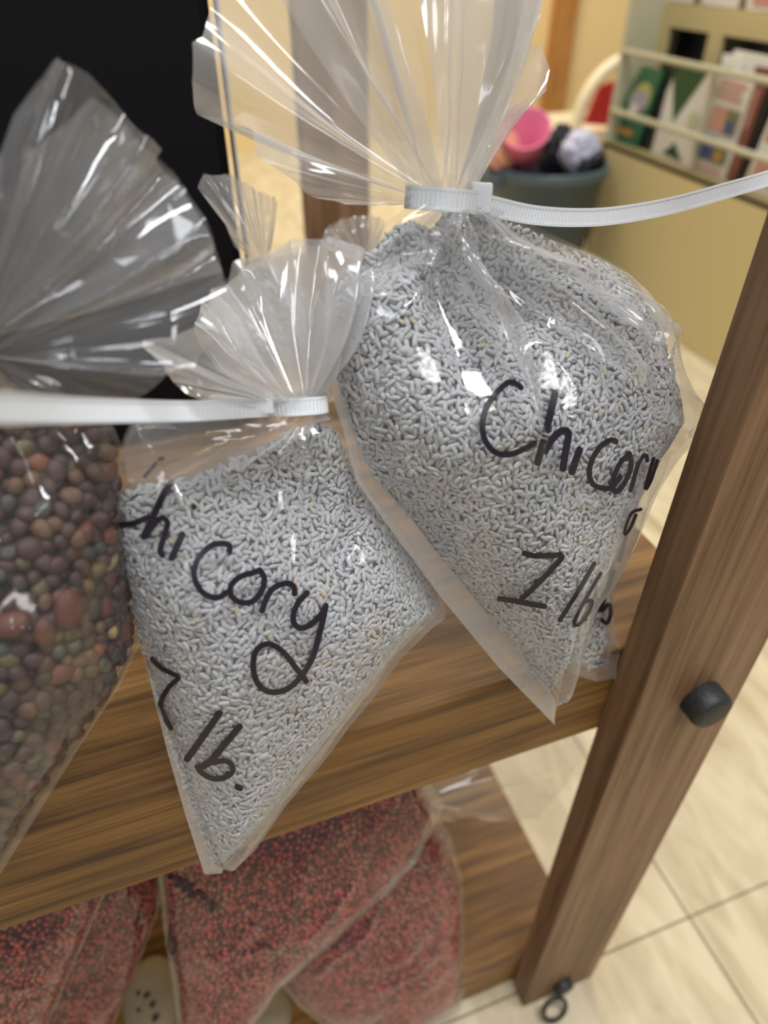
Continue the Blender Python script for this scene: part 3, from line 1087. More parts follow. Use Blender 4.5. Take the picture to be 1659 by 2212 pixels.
def seam(bag, parent, o_px, i_px, mat, n=60):
    o_, i_ = resample(o_px, n), resample(i_px, n)
    V = []
    for k in range(6):
        for q in range(n):
            t = k / 5
            p = bag.pl.uv(*(o_[q] * (1 - t) + i_[q] * t))
            wv = 0.0011 + 0.0007 * float(noise(q * .35, k * .8, 77)) * math.sin(math.pi * t) + 0.0006 * t
            V.append(bag.pl.pos(p[0], p[1], np.array(wv)))
    return mesh_obj('side_seam', np.array(V).reshape(-1, 3), grid_faces(6, n), mat, parent)
seam(bagB, rootB, [(704, 640), (702, 700), (703, 780), (714, 850), (739, 930), (766, 1036), (840, 1140), (887, 1203), (951, 1290), (1075, 1440), (1195, 1563)],
     [(728, 640), (724, 700), (726, 780), (736, 850), (764, 930), (810, 1030), (884, 1115), (940, 1190), (1003, 1268), (1120, 1410), (1193, 1505)], M['seal'])
seam(bagA, rootA, [(320, 1460), (360, 1620), (400, 1760), (440, 1885), (478, 1882)], [(327, 1460), (372, 1610), (416, 1740), (462, 1862), (480, 1868)], M['seal'])
strokes(bagB, [([(1126, 838), (1115, 829), (1098, 826), (1075, 846), (1052, 879), (1042, 919), (1049, 953), (1070, 977), (1100, 982), (1130, 971), (1155, 957)], 13),
               ([(1199, 850), (1184, 914), (1174, 954), (1161, 1000)], 16), ([(1176, 975), (1196, 945), (1216, 930), (1228, 936), (1223, 968), (1216, 1012)], 16), ([(1252, 971), (1235, 1020)], 16),
               ([(1331, 955), (1322, 950), (1298, 964), (1277, 998), (1274, 1033), (1289, 1051), (1318, 1054), (1340, 1030)], 12),
               ([(1360, 979), (1338, 1003), (1324, 1038), (1329, 1063), (1347, 1047), (1363, 1008), (1360, 980)], 11),
               ([(1379, 1000), (1362, 1060)], 10), ([(1379, 1002), (1390, 985), (1397, 984), (1398, 996)], 8),
               ([(1412, 990), (1394, 1055), (1405, 1040), (1420, 995)], 8), ([(1385, 1100), (1365, 1108), (1352, 1138), (1350, 1155), (1362, 1140), (1374, 1112)], 7)], rootB, 'marker_word')
strokes(bagB, [([(1132, 1195), (1156, 1201), (1193, 1200), (1214, 1202), (1184, 1238), (1147, 1275), (1127, 1294)], 12), ([(1078, 1293), (1106, 1297), (1142, 1304), (1177, 1310)], 12),
               ([(1284, 1217), (1248, 1279), (1209, 1340)], 10), ([(1298, 1238), (1266, 1293), (1240, 1344), (1249, 1350), (1270, 1326), (1279, 1298), (1266, 1300)], 8), ([(1264, 1337), (1266, 1339)], 7)], rootB, 'marker_weight')
tie('white nylon cable tie with its long tail curving past the post', PB, (955, 432), (958, 400), 0.0098, 0.0095, 0.0062, (1018, 400, 1060, 456), 0.0080, 0.006,
    [(1050, 442, .006), (1150, 464, .006), (1250, 470, .005), (1340, 464, .004), (1450, 444, .003), (1560, 414, .002), (1680, 378, 0), (1800, 330, 0)], 0.0056)

# ================================================================== BAG C: third chicory bag behind B
PC = Plane((0.155, 0.160, 0.48), -14, 24)
outC = [(1100, 560), (1000, 700), (1000, 1000), (1080, 1300), (1232, 1455), (1290, 1473), (1345, 1462), (1312, 1445), (1317, 1330), (1335, 1210), (1362, 1130), (1385, 1000), (1370, 800), (1280, 620)]
inC = [(1100, 560), (1010, 710), (1010, 1000), (1090, 1290), (1236, 1430), (1270, 1447), (1300, 1447), (1306, 1440), (1311, 1330), (1328, 1210), (1356, 1130), (1378, 1000), (1360, 800), (1275, 630)]
bagC = Bag(PC, (1220, 1050), outC, 0.012, (1190, 570), inC, [], neck_r=0.006, pleats=5, pleat_amp=0.002, seed=23)
rootC = tag(empty('seed_bag', PC.hit(1290, 1465)), 'clear bag of grey seeds tucked behind the big chicory bag, only its lower corner showing', 'seed bag', 'tied chicory seed bags')
bagC.film_parts(rootC, M['film'])
chicory_fill('chicory_seeds', bagC, [(p[0] * .985 + 18, p[1] * .985 + 16) for p in inC], (1220, 1050), 9000, 0.0019, 'loose grey chicory seeds in the bag tucked behind the big bag', layers=1)
strokes(bagC, [([(1352, 1160), (1341, 1205), (1337, 1211)], 9)], rootC, 'marker_word')
strokes(bagC, [([(1326, 1234), (1317, 1262), (1310, 1278), (1298, 1320), (1311, 1308), (1318, 1307), (1319, 1328), (1310, 1347), (1300, 1338)], 9)], rootC, 'marker_weight')

# ================================================================== BAG D: mixed brown seeds
PD = Plane((-0.11, 0.128, 0.48), -6, 12)
outD = [(-60, 745), (20, 800), (100, 840), (180, 880), (240, 905), (262, 960), (272, 1100), (285, 1260), (302, 1390), (260, 1480), (180, 1600), (90, 1745), (0, 1890), (-70, 2000), (-300, 1980), (-420, 1500), (-420, 1100), (-300, 850), (-130, 760)]
inD = [(-60, 745), (15, 810), (95, 850), (175, 890), (228, 915), (250, 965), (260, 1100), (272, 1260), (284, 1385), (240, 1475), (160, 1590), (72, 1730), (-18, 1868), (-85, 1980), (-295, 1960), (-410, 1500), (-410, 1100), (-295, 860), (-130, 765)]
fD = [([(222, 930), (150, 980), (60, 1060), (0, 1140)], 0.004, 0.004, False), ([(55, 900), (58, 960), (70, 1070)], 0.003, 0.003, False), ([(0, 1235), (90, 1245), (165, 1255)], 0.0035, 0.0035, False),
      ([(0, 1350), (55, 1340), (60, 1400), (20, 1500)], 0.004, 0.003, False), ([(30, 1500), (60, 1480)], 0.003, 0.002, False)]
bagD = Bag(PD, (-70, 1350), outD, 0.026, (-60, 750), inD, fD, neck_r=0.008, pleats=9, pleat_amp=0.003, seed=33, power=2.8, wrinkle=0.0012)
rootD = tag(empty('seed_bag', PD.hit(-70, 1990)), 'clear bag of mixed brown and orange seeds leaning over the shelf edge', 'seed bag')
bagD.film_parts(rootD, M['red_film'])
fan('gathered_top', PD, (-75, 770), (-45, 735),
    [(-160, 560, .0), (-110, 380, .0), (0, 330, .004), (30, 250, .004), (98, 165, .008), (125, 124, .0), (185, 160, -.008), (250, 225, -.010), (300, 290, -.008), (352, 322, -.004), (345, 345, 0), (400, 400, .004), (438, 480, .002), (474, 585, 0)],
    M['ruffle_thin'], rootD, pleats=3, amp=0.010, bulge=0.010, seed=35, crinkle=0.0060, neck_w=0.002)
fan('gathered_top', PD, (-75, 790), (-45, 750),
    [(60, 330, .014), (150, 260, .016), (195, 212, .018), (260, 270, .016), (330, 340, .014), (395, 400, .012), (440, 500, .012), (470, 575, .010), (465, 680, .012), (420, 740, .012), (345, 800, .010), (270, 870, .008), (180, 905, .004), (60, 900, .0)],
    M['ruffle_thin'], rootD, pleats=5, amp=0.006, bulge=0.008, seed=37, crinkle=0.0060, neck_w=0.002)
seedD = [(-60, 800), (20, 850), (120, 885), (222, 925), (244, 970), (254, 1100), (266, 1260), (276, 1385), (232, 1475), (152, 1590), (65, 1728), (-24, 1860), (-90, 1970), (-290, 1950), (-405, 1500), (-405, 1100), (-290, 870), (-130, 790)]
surfD = bagD.seed_surface(seedD, (-70, 1350), 0.0030)
SEEDCOL = [('purplish brown', (0.068, 0.030, 0.024)), ('dark brown', (0.050, 0.026, 0.020)), ('rust red', (0.13, 0.037, 0.022)), ('tawny brown', (0.13, 0.065, 0.030)),
           ('olive green', (0.115, 0.085, 0.035)), ('slate grey', (0.060, 0.062, 0.052)), ('bright orange', (0.21, 0.070, 0.027)), ('pale yellow', (0.36, 0.25, 0.11))]
SEEDP = np.array([0.42, 0.24, 0.06, 0.13, 0.07, 0.05, 0.025, 0.008])
smats = [plain(n.replace(' ', '_') + '_seed_coat', c, 0.42, bump=0.25, bscale=500, var=0.25) for n, c in SEEDCOL]
posD, norD = scatter(bagD, surfD, 14000, 0.0031)
px, py = to_px(posD)
vis = (px > -14) & (py < 2100) & (norD @ PD.n > 0.2)
pick = np.nonzero(vis)[0]
rest = np.setdiff1d(np.arange(len(posD)), pick)
if len(pick) > 300:
    rest = np.concatenate([rest, pick[300:]])
    pick = pick[:300]
ball_v, ball_f = [], []
bm = bmesh.new()
bmesh.ops.create_icosphere(bm, subdivisions=2, radius=0.5)
ball_v = np.array([v.co[:] for v in bm.verts])
ball_f = [tuple(v.index for v in f.verts) for f in bm.faces]
bm.free()
protos = []
for k in range(3):
    v = ball_v.copy()
    v *= 1 + 0.09 * noise(v[:, 0] * 3 + k * 7, v[:, 1] * 3 + v[:, 2] * 2.2, 40 + k)[:, None]
    protos.append(v)
smesh = {}
for q in pick:
    ci = rng.choice(len(SEEDP), p=SEEDP / SEEDP.sum())
    k = int(rng.integers(3))
    if (ci, k) not in smesh:
        me = bpy.data.meshes.new('seed')
        me.from_pydata(protos[k].tolist(), [], ball_f)
        me.materials.append(smats[ci])
        me.polygons.foreach_set('use_smooth', [True] * len(ball_f))
        smesh[(ci, k)] = me
    o = bpy.data.objects.new('seed', smesh[(ci, k)])
    s = rng.normal(0.0046, 0.0006) * (1.32 if ci in (2, 6) else 1.0)
    el = rng.uniform(1.25, 1.7) if ci in (2, 6, 7) else rng.uniform(1.0, 1.3)
    o.scale = (s * el, s, s * 0.85)
    a_, b_, c_ = frames(norD[q:q + 1], 0.4)
    R3 = Matrix((a_[0], b_[0], c_[0])).transposed()
    o.rotation_euler = R3.to_euler()
    o.location = posD[q] + norD[q] * rng.normal(0, 0.0006)
    COL.objects.link(o)
    tag(o, SEEDCOL[ci][0] + ' seed seen through the film of the mixed seed bag', 'seed', SEEDCOL[ci][0] + ' seeds in the mixed seed bag')
cols = np.array([c for _, c in SEEDCOL])
def mix_tone():
    return cols[rng.choice(len(SEEDP), p=SEEDP / SEEDP.sum())]
def mix_size():
    s = rng.normal(0.0044, 0.0006)
    return s * 1.2, s, s * 0.85
M['mixseed'] = attr_mat('mixed_seed_coats', 0.45, 0.4)
deep, dnor = scatter(bagD, (surfD[0], surfD[1], surfD[2] - 0.0026, surfD[3]), 9000, 0.0034, frame_only=True)
pr = merge_seeds(np.concatenate([posD[rest], deep]), np.concatenate([norD[rest], dnor]), [(p, ball_f) for p in protos], mix_size, mix_tone)
surfD2 = (surfD[0], surfD[1], surfD[2] - 0.0036, surfD[3])
seed_object('mixed_seeds', bagD, surfD2, [pr], (0.03, 0.018, 0.012), M['mixseed'], 'dark mass of mixed brown seeds deeper inside the bag', 'seeds')

# ================================================================== BAGS behind, on the same shelf
for nm, lab, pl, neck, rim, body, cen in (
    ('seed_bag', 'blurred clear bag top fanned out in front of the black box', Plane((0.05, 0.31, 0.48), 10, 8), ((548, 560), (580, 560)),
     [(505, 520), (470, 450), (428, 400), (440, 372), (500, 374, .01), (540, 398), (560, 412, .008), (592, 420), (600, 440), (590, 500)],
     [(560, 555), (470, 620), (440, 720), (470, 800), (640, 800), (690, 720), (660, 620), (590, 555)], (560, 690)),
    ('seed_bag', 'blurred clear bag top in front of the rear wooden post', Plane((0.14, 0.36, 0.48), 10, 8), ((770, 560), (795, 560)),
     [(735, 545), (690, 525), (705, 490), (745, 466, .01), (790, 460), (815, 466, .008), (835, 475), (820, 520)],
     [(775, 556), (700, 600), (670, 690), (700, 760), (850, 760), (890, 690), (860, 600), (800, 556)], (780, 670))):
    b_ = Bag(pl, cen, body, 0.03, ((neck[0][0] + neck[1][0]) / 2, neck[0][1]), None, [], neck_r=0.006, seed=41, vmin=.003)
    r_ = tag(empty(nm, pl.hit(cen[0], body[3][1])), lab, 'seed bag', 'bags at the back of the shelf')
    b_.film_parts(r_, M['dim_film'], nr=30)
    fan('gathered_top', pl, neck[0], neck[1], rim, M['dim_film'], r_, pleats=7, amp=0.008, bulge=0.01, seed=43 + cen[0], nu=140, nv=40, crinkle=0.001)
    fan('gathered_top', pl, neck[0], neck[1], [(p[0], p[1] + 8, -.015) for p in rim], M['dim_film'], r_, pleats=5, amp=0.006, bulge=-0.01, seed=47 + cen[0], nu=140, nv=40, crinkle=0.001)
    sf = b_.seed_surface([(cen[0] + (p[0] - cen[0]) * .93, cen[1] + (p[1] - cen[1]) * .9 + 8) for p in body], cen, 0.003, 24, 90)
    ps, nn = scatter(b_, sf, 3000, 0.003)
    seed_object('grey_seeds', b_, sf, [merge_seeds(ps, nn, seed_vars, chic_size, chic_tone)], (0.3, 0.3, 0.3), M['chicory'],
                'grey seeds inside the ' + ('bag before the black box' if cen[0] < 600 else 'bag before the rear post'), 'seeds')

# ================================================================== RED SEED BAGS on the lower shelf
M['redseed'] = attr_mat('red_seed_coat', 0.5, 0.4)
bm = bmesh.new()
bmesh.ops.create_icosphere(bm, subdivisions=1, radius=0.5)
b1v = np.array([v.co[:] for v in bm.verts])
b1f = [tuple(v.index for v in f.verts) for f in bm.faces]
bm.free()
def red_tone():
    t = np.array([0.34, 0.060, 0.048]) * rng.uniform(0.35, 1.6)
    if rng.random() < 0.12:
        t = np.array([0.40, 0.17, 0.09])
    return t
def red_size():
    s = rng.normal(0.0026, 0.0003)
    return s * 1.15, s, s
def red_bag(label, lab2, pl, cen, out, T, folds, seed, neck, marks=(), n=14000, power=2.4, vmin=-.035):
    b_ = Bag(pl, cen, out, T, neck, [(cen[0] + (p[0] - cen[0]) * .94, cen[1] + (p[1] - cen[1]) * .95) for p in out], folds, neck_r=0.006, seed=seed, power=power, pleats=5, pleat_amp=.002, wrinkle=.001, vmin=vmin, vmax=.312, back=0.45)
    low = max(out, key=lambda p: p[1])
    r_ = tag(empty('seed_bag', pl.hit(*low)), label, 'seed bag', 'red seed bags on the lower shelf')
    b_.film_parts(r_, M['red_film'])
    so = [(cen[0] + (p[0] - cen[0]) * .93, cen[1] + (p[1] - cen[1]) * .94) for p in out]
    sf = b_.seed_surface(so, cen, 0.002)
    ps, nn = scatter(b_, sf, n, 0.0021, frame_only=True)
    seed_object('red_seeds', b_, sf, [merge_seeds(ps, nn, [(b1v, b1f)], red_size, red_tone)], (0.09, 0.016, 0.013), M['redseed'], lab2, 'seeds')
    if marks:
        for nm_, ln_ in marks:
            strokes(b_, ln_, r_, nm_)
    return r_, b_

PR1 = Plane((0.02, 0.146, 0.093), 0, 10)
rR1, bagR1 = red_bag('clear bag of dark red seeds with black marker scrawl, between the other red bags', 'dark red coated seeds in the bag with the marker scrawl', PR1, (560, 1960),
        [(470, 1640), (370, 1720), (342, 1880), (352, 2000), (372, 2120), (398, 2330), (440, 2350), (600, 2130), (760, 1985), (900, 1860), (960, 1740), (900, 1640), (700, 1600)], 0.022,
        [([(640, 1800), (600, 1900), (605, 1965), (625, 1970)], 0.004, 0.004, False), ([(740, 1830), (690, 1880), (620, 1950)], 0.0035, 0.004, False), ([(540, 1895), (480, 1965), (425, 2000)], 0.004, 0.004, False),
         ([(590, 1950), (540, 1960), (450, 2010)], 0.004, 0.003, False)], 51, (560, 1610),
        [('marker_word', [([(365, 1895), (385, 1900), (380, 1915), (400, 1905)], 9), ([(395, 1925), (412, 1915), (410, 1935), (430, 1930), (440, 1942)], 10), ([(455, 1960), (462, 1950), (458, 1970)], 8)]),
         ('marker_weight', [([(368, 2000), (364, 2040), (370, 2060), (378, 2050), (378, 2030), (370, 2030)], 6)])])
seam(bagR1, rR1, [(440, 2330), (600, 2130), (760, 1985), (900, 1860)], [(425, 2300), (585, 2112), (742, 1968), (882, 1845)], M['dim_film'])
PR2 = Plane((0.11, 0.166, 0.093), -4, 11)
rR2, bR2 = red_bag('clear bag of red seeds with a loose film top sticking out beside the post', 'red coated seeds in the bag beside the post', PR2, (830, 2010),
        [(700, 1640), (640, 1800), (600, 2000), (585, 2105), (640, 2170), (720, 2235), (850, 2330), (985, 2350), (1000, 2212), (1003, 2000), (1000, 1900), (972, 1800), (900, 1718), (820, 1640)], 0.026,
        [([(790, 1850), (760, 1920), (690, 1990), (650, 2060)], 0.005, 0.005, False), ([(830, 1900), (845, 1960), (790, 2000)], 0.006, 0.005, False), ([(900, 1790), (960, 1870), (985, 1960)], 0.004, 0.003, False),
         ([(780, 2050), (830, 2030), (880, 2010)], 0.004, 0.005, False), ([(840, 1760), (890, 1725)], 0.004, 0.004, False)], 53, (780, 1620))
fan('gathered_top', PR2, (885, 1700), (925, 1740),
    [(900, 1650), (1000, 1600, .006), (1120, 1560, .0), (1240, 1560, -.01), (1248, 1640, -.006), (1215, 1705, .004), (1150, 1745, .008), (1080, 1768, .008), (985, 1782, .006), (940, 1765)],
    M['dim_film'], rR2, pleats=4, amp=0.006, bulge=0.008, seed=57, nu=160, nv=50, crinkle=0.002)
PR3 = Plane((-0.10, 0.146, 0.093), 4, 10)
red_bag('clear bag of red seeds with a slanting side seam, beside the half hidden bag', 'red coated seeds in the bag with the slanting side seam', PR3, (40, 2050),
        [(-250, 1750), (-300, 2000), (-200, 2330), (40, 2350), (100, 2215), (170, 2060), (240, 1900), (260, 1800), (150, 1740), (-50, 1720)], 0.022,
        [([(60, 2010), (105, 2030)], 0.004, 0.004, False)], 61, (0, 1700))
PR4 = Plane((-0.03, 0.180, 0.093), 2, 9)
red_bag('clear bag of red seeds half hidden behind the slanting seam', 'red coated seeds in the half hidden bag', PR4, (190, 2060),
        [(80, 1700), (40, 1900), (20, 2200), (60, 2340), (180, 2350), (245, 2215), (300, 2080), (345, 1960), (352, 1850), (300, 1720)], 0.020,
        [([(150, 2130), (200, 2120)], 0.004, 0.004, False), ([(110, 2200), (160, 2210)], 0.004, 0.004, False)], 63, (200, 1690))

# pale speckled beans bags under the red ones
M['cream'] = plain('cream_sack_cloth', (0.34, 0.28, 0.18), 0.8, bump=0.3, bscale=60, var=0.12)
M['fleck'] = plain('brown_fleck', (0.045, 0.025, 0.012), 0.7)
def pale_sack(label, c, r, flecks):
    n1, n2 = 40, 22
    V = []
    for i in range(n2):
        ph = -math.pi / 2 + math.pi * (i + .5) / n2
        for j in range(n1):
            t = 2 * math.pi * j / n1
            k = 1 + 0.05 * float(noise(math.cos(t) * 2 + i * .12, math.sin(t) * 2, 71))
            V.append((c[0] + r[0] * k * math.cos(ph) ** .8 * math.cos(t), c[1] + r[1] * k * math.cos(ph) ** .8 * math.sin(t), max(c[2] + r[2] * k * math.sin(ph), 0.0935)))
    F = grid_faces(n2, n1, True) + [tuple(range(n1))[::-1], tuple(range((n2 - 1) * n1, n2 * n1))]
    o = tag(mesh_obj('cream_sack', V, F, M['cream']), label, 'sack', 'cream sacks under the red seed bags')
    bv = BVHTree.FromPolygons([Vector(v) for v in V], F)
    for x, y, s in flecks:
        h = bv.ray_cast(Vector(CAM), Vector(ray(x, y)).normalized())
        if h[0] is None: continue
        rr = s / FPX * h[3]
        p = np.array(h[0])
        nn = np.array(h[1])
        a_ = np.cross(nn, [0, 0, 1.0]); a_ /= np.linalg.norm(a_)
        b_ = np.cross(nn, a_)
        vv = [p + nn * .0012 + rr * (math.cos(t) * a_ + .7 * math.sin(t) * b_) for t in np.linspace(0, 6.283, 12, endpoint=False)]
        mesh_obj('fleck', vv + [p - nn * .001], [tuple(range(12))] + [(12, i, (i + 1) % 12) for i in range(12)], M['fleck'], o)
    return o
c1 = on_z(330, 2200, 0.115)
pale_sack('cream sack with brown flecks lying between the red bags', (c1[0], c1[1] + .015, 0.105), (0.022, 0.03, 0.018), [(336, 2198, 7), (330, 2170, 6), (300, 2182, 4), (318, 2150, 6), (300, 2146, 5), (265, 2210, 4)])
c2 = on_z(600, 2215, 0.115)
pale_sack('cream sack showing below the scrawled red bag', (c2[0] - .012, c2[1] + .012, 0.103), (0.024, 0.022, 0.014), [])
c3 = on_z(990, 2010, 0.105)
pale_sack('cream sack peeping out past the red bag beside the post', (c3[0] - .016, c3[1] + .05, 0.108), (0.030, 0.045, 0.018), [])

# ================================================================== BLACK BOX on the shelf
BY = 0.40
cabx = 0.159 * BY
cab = tag(empty('black_box', (-0.2, BY + .1, SH_TOP)), 'tall matt black box with a thin white edge strip standing on the shelf', 'box')
box('carcass', -0.64, cabx - 0.004, BY + .008, BY + .26, SH_TOP + .0005, 0.98, M['black'], cab, 0.002)
box('front_panel', -0.63, cabx - 0.010, BY, BY + .009, SH_TOP + .006, 0.975, M['black'], cab, 0.001)
box('edge_strip', cabx - 0.0014, cabx, BY + .002, BY + .012, SH_TOP + .0005, 0.98, M['white'], cab, 0.0004)

# ================================================================== BIN with a pink cup and papers
M['bin'] = plain('blue_grey_bin_plastic', (0.075, 0.105, 0.125), 0.45, bump=0.05)
M['pink'] = plain('pink_cup_plastic', (0.72, 0.16, 0.28), 0.45)
M['peach'] = plain('peach_cup_paper', (0.75, 0.38, 0.26), 0.6)
M['dark'] = plain('dark_bag_plastic', (0.012, 0.012, 0.016), 0.4)
M['lav'] = plain('pale_lavender_wrap', (0.55, 0.55, 0.68), 0.35)
M['paper'] = plain('white_paper', (0.80, 0.76, 0.66), 0.7)
bc = np.array([0.918, 1.49, FZ + .0005])
binr = tag(empty('waste_bin', bc), 'blue grey plastic waste bin standing beside the brochure rack', 'bin')
lathe('bin_body', [(r * .93, z * .93) for r, z in [(0.108, 0), (0.112, 0.004), (0.138, 0.280), (0.145, 0.282), (0.148, 0.288), (0.148, 0.302), (0.145, 0.307), (0.140, 0.306), (0.136, 0.298), (0.132, 0.280), (0.106, 0.012), (0.01, 0.011)]], M['bin'], binr, bc, 'Z', 56)
hd = box('handle', bc[0] - 0.158, bc[0] - 0.128, bc[1] - .045, bc[1] + .045, 0.294, 0.326, M['bin'], binr, 0.008)
def open_cup(name, c, r0, r1, hgt, tilt, mat, label):
    o = empty(name, c)
    tag(o, label, 'cup')
    v, f = [], []
    n = 40
    for r, z in ((r0, 0), (r1, hgt), (r1 * 1.05, hgt + .001), (r1 * 1.05, hgt + .004), (r1 * .97, hgt + .004), (r0 * .95, 0.004), (0.002, .004)):
        for i in range(n):
            v.append((r * math.cos(2 * math.pi * i / n), r * math.sin(2 * math.pi * i / n), z))
    f = grid_faces(7, n, True) + [tuple(range(n))[::-1]]
    me = bpy.data.meshes.new('cup_wall')
    me.from_pydata(v, [], f)
    me.materials.append(mat)
    me.polygons.foreach_set('use_smooth', [True] * len(f))
    link(bpy.data.objects.new('cup_wall', me), o)
    o.rotation_euler = tilt
    return o
cp = on_y(1156, 302, 1.46)
d_ = CAM - cp
tz = math.atan2(d_[1], d_[0])
open_cup('drinking_cup', cp + np.array([-0.008, 0.03, -0.055]), 0.031, 0.050, 0.105, (0, math.radians(38), tz), M['pink'], 'bright pink cup tipped on its side on top of the waste bin')
def crumple(name, c, r, mat, label, cat, seed):
    bm = bmesh.new()
    bmesh.ops.create_icosphere(bm, subdivisions=4, radius=1)
    V = np.array([v.co[:] for v in bm.verts])
    F = [tuple(v.index for v in f.verts) for f in bm.faces]
    bm.free()
    k = 1 + 0.22 * ridge(V[:, 0] * 2.3 + V[:, 2], V[:, 1] * 2.3 - V[:, 2], seed) + 0.1 * ridge(V[:, 0] * 5, V[:, 1] * 5 + V[:, 2] * 4, seed + 1)
    return tag(mesh_obj(name, np.array(c) + V * k[:, None] * np.array(r), F, mat, None, flat=True), label, cat)
crumple('crumpled_wrapper', on_y(1252, 322, 1.47) + np.array([0, 0, -.005]), (0.038, 0.035, 0.036), M['lav'], 'pale lavender crumpled wrapper heaped in the bin', 'wrapper', 81)
crumple('crumpled_bag', on_y(1208, 318, 1.53) + np.array([0, 0, -.01]), (0.04, 0.03, 0.05), M['dark'], 'black crumpled plastic bag behind the pink cup in the bin', 'bag', 83)
crumple('crumpled_paper', on_y(1088, 322, 1.45) + np.array([0.01, 0.03, -.01]), (0.035, 0.03, 0.035), M['peach'], 'peach coloured crumpled paper below the pink cup', 'paper', 85)
crumple('crumpled_packet', on_y(1272, 348, 1.45) + np.array([0, 0, 0]), (0.035, 0.025, 0.022), M['dark'], 'dark crumpled packet by the lavender wrapper', 'packet', 87)

# ================================================================== CHAIR by the wall (white shell, red pad)
M['chair'] = plain('cream_chair_plastic', (0.80, 0.70, 0.50), 0.5)
M['red'] = plain('red_pad_cloth', (0.52, 0.02, 0.02), 0.7)
CY = 2.375
ch0 = on_y(1300, 200, CY)
chair = tag(empty('moulded_chair', (ch0[0], CY, FZ)), 'cream plastic chair with a red seat back panel by the yellow wall', 'chair')
c_pts = [on_y(x, y, CY) for x, y in ((1238, 292), (1262, 215), (1300, 160), (1350, 128), (1420, 120), (1500, 150), (1530, 290))]
tube('back_hoop', catmull(c_pts, .02), 0.022, M['chair'], chair, 12)
pv = [on_y(x, y, CY + .01) for x, y in ((1266, 268), (1301, 186), (1345, 172), (1420, 168), (1470, 200), (1490, 278), (1400, 280))]
pvb = [p + np.array([0, .02, 0]) for p in pv]
npv = len(pv)
mesh_obj('back_pad', pv + pvb, [tuple(range(npv)), tuple(range(npv, 2 * npv))[::-1]] + [(i, (i + 1) % npv, npv + (i + 1) % npv, npv + i) for i in range(npv)], M['red'], chair, flat=True)
zs = c_pts[0][2]
for x in (c_pts[0][0], c_pts[-1][0]):
    tube('leg', [(x, CY, FZ), (x, CY, zs + .01)], 0.018, M['chair'], chair)
    tube('leg', [(x, CY + .36, FZ), (x, CY + .36, zs - .01)], 0.018, M['chair'], chair)
box('seat', c_pts[0][0] - .02, c_pts[-1][0] + .02, CY, CY + .38, zs - .03, zs, M['chair'], chair, 0.01)

# ================================================================== BROCHURE RACK
RX = 1.063
Y0, Y1 = 0.33, 1.495
rk = tag(empty('brochure_rack', (RX + .15, 0.9, FZ)), 'tan metal brochure rack with pocket rails standing on the tile floor', 'rack')
box('kick_panel', RX, RX + .012, Y0, Y1, FZ + .0005, 0.364, M['rack'], rk, 0.002)
box('base_shelf', RX, RX + .084, Y0, Y1, 0.353, 0.364, M['rack'], rk)
for z in (0.4254, 0.5353):
    tube('rail', [(RX + .004, Y0, z), (RX + .004, Y1 - .002, z)], 0.0062, M['rack_grey'], rk, 10)
box('end_panel', RX, RX + .30, Y1 - .012, Y1, FZ + .0005, 1.30, M['rack_grey'], rk, 0.002)
box('end_panel', RX, RX + .30, Y0, Y0 + .012, FZ + .0005, 1.30, M['rack_grey'], rk, 0.002)
# back panel of the pocket row with two dark openings (built as bars round the holes)
XB = RX + .079
def yz(x, y):
    p = on_x(x, y, XB)
    return p[1], p[2]
wy0, wz1 = yz(1446, 58)
wy1, _ = yz(1532, 72)
vy0, _ = yz(1562, 76)
hz1 = wz1
hz0 = 0.40
ztop = 0.6154
box('back_panel', XB, XB + .008, wy0, Y1 - .012, 0.364, ztop, M['rack'], rk)
box('back_panel', XB, XB + .008, vy0, wy1, hz0, hz1, M['rack'], rk)
box('back_panel', XB, XB + .008, Y0 + .012, vy0 - .30, 0.364, ztop, M['rack'], rk)
box('back_panel', XB, XB + .008, vy0 - .30, wy0, hz1, ztop, M['rack'], rk)
box('back_panel', XB, XB + .008, vy0 - .30, wy0, 0.364, hz0, M['rack'], rk)
box('shade_sheet', XB + .05, XB + .055, Y0 + .012, Y1 - .012, 0.366, 1.28, M['dark'], rk)  # dark sheet standing in for the shade behind the openings
box('upper_panel', XB + .030, XB + .040, Y0 + .012, Y1 - .012, ztop + .002, 1.28, M['rack'], rk)
box('step_shelf', XB + .0082, XB + .05, Y0 + .012, Y1 - .012, ztop - .008, ztop + .001, M['rack'], rk)
ydv = on_x(1540, 170, RX + .01)[1]
for yd in (ydv, ydv - .30):
    box('divider', RX + .008, XB, yd - .002, yd + .002, 0.365, 0.54, M['rack_grey'], rk)

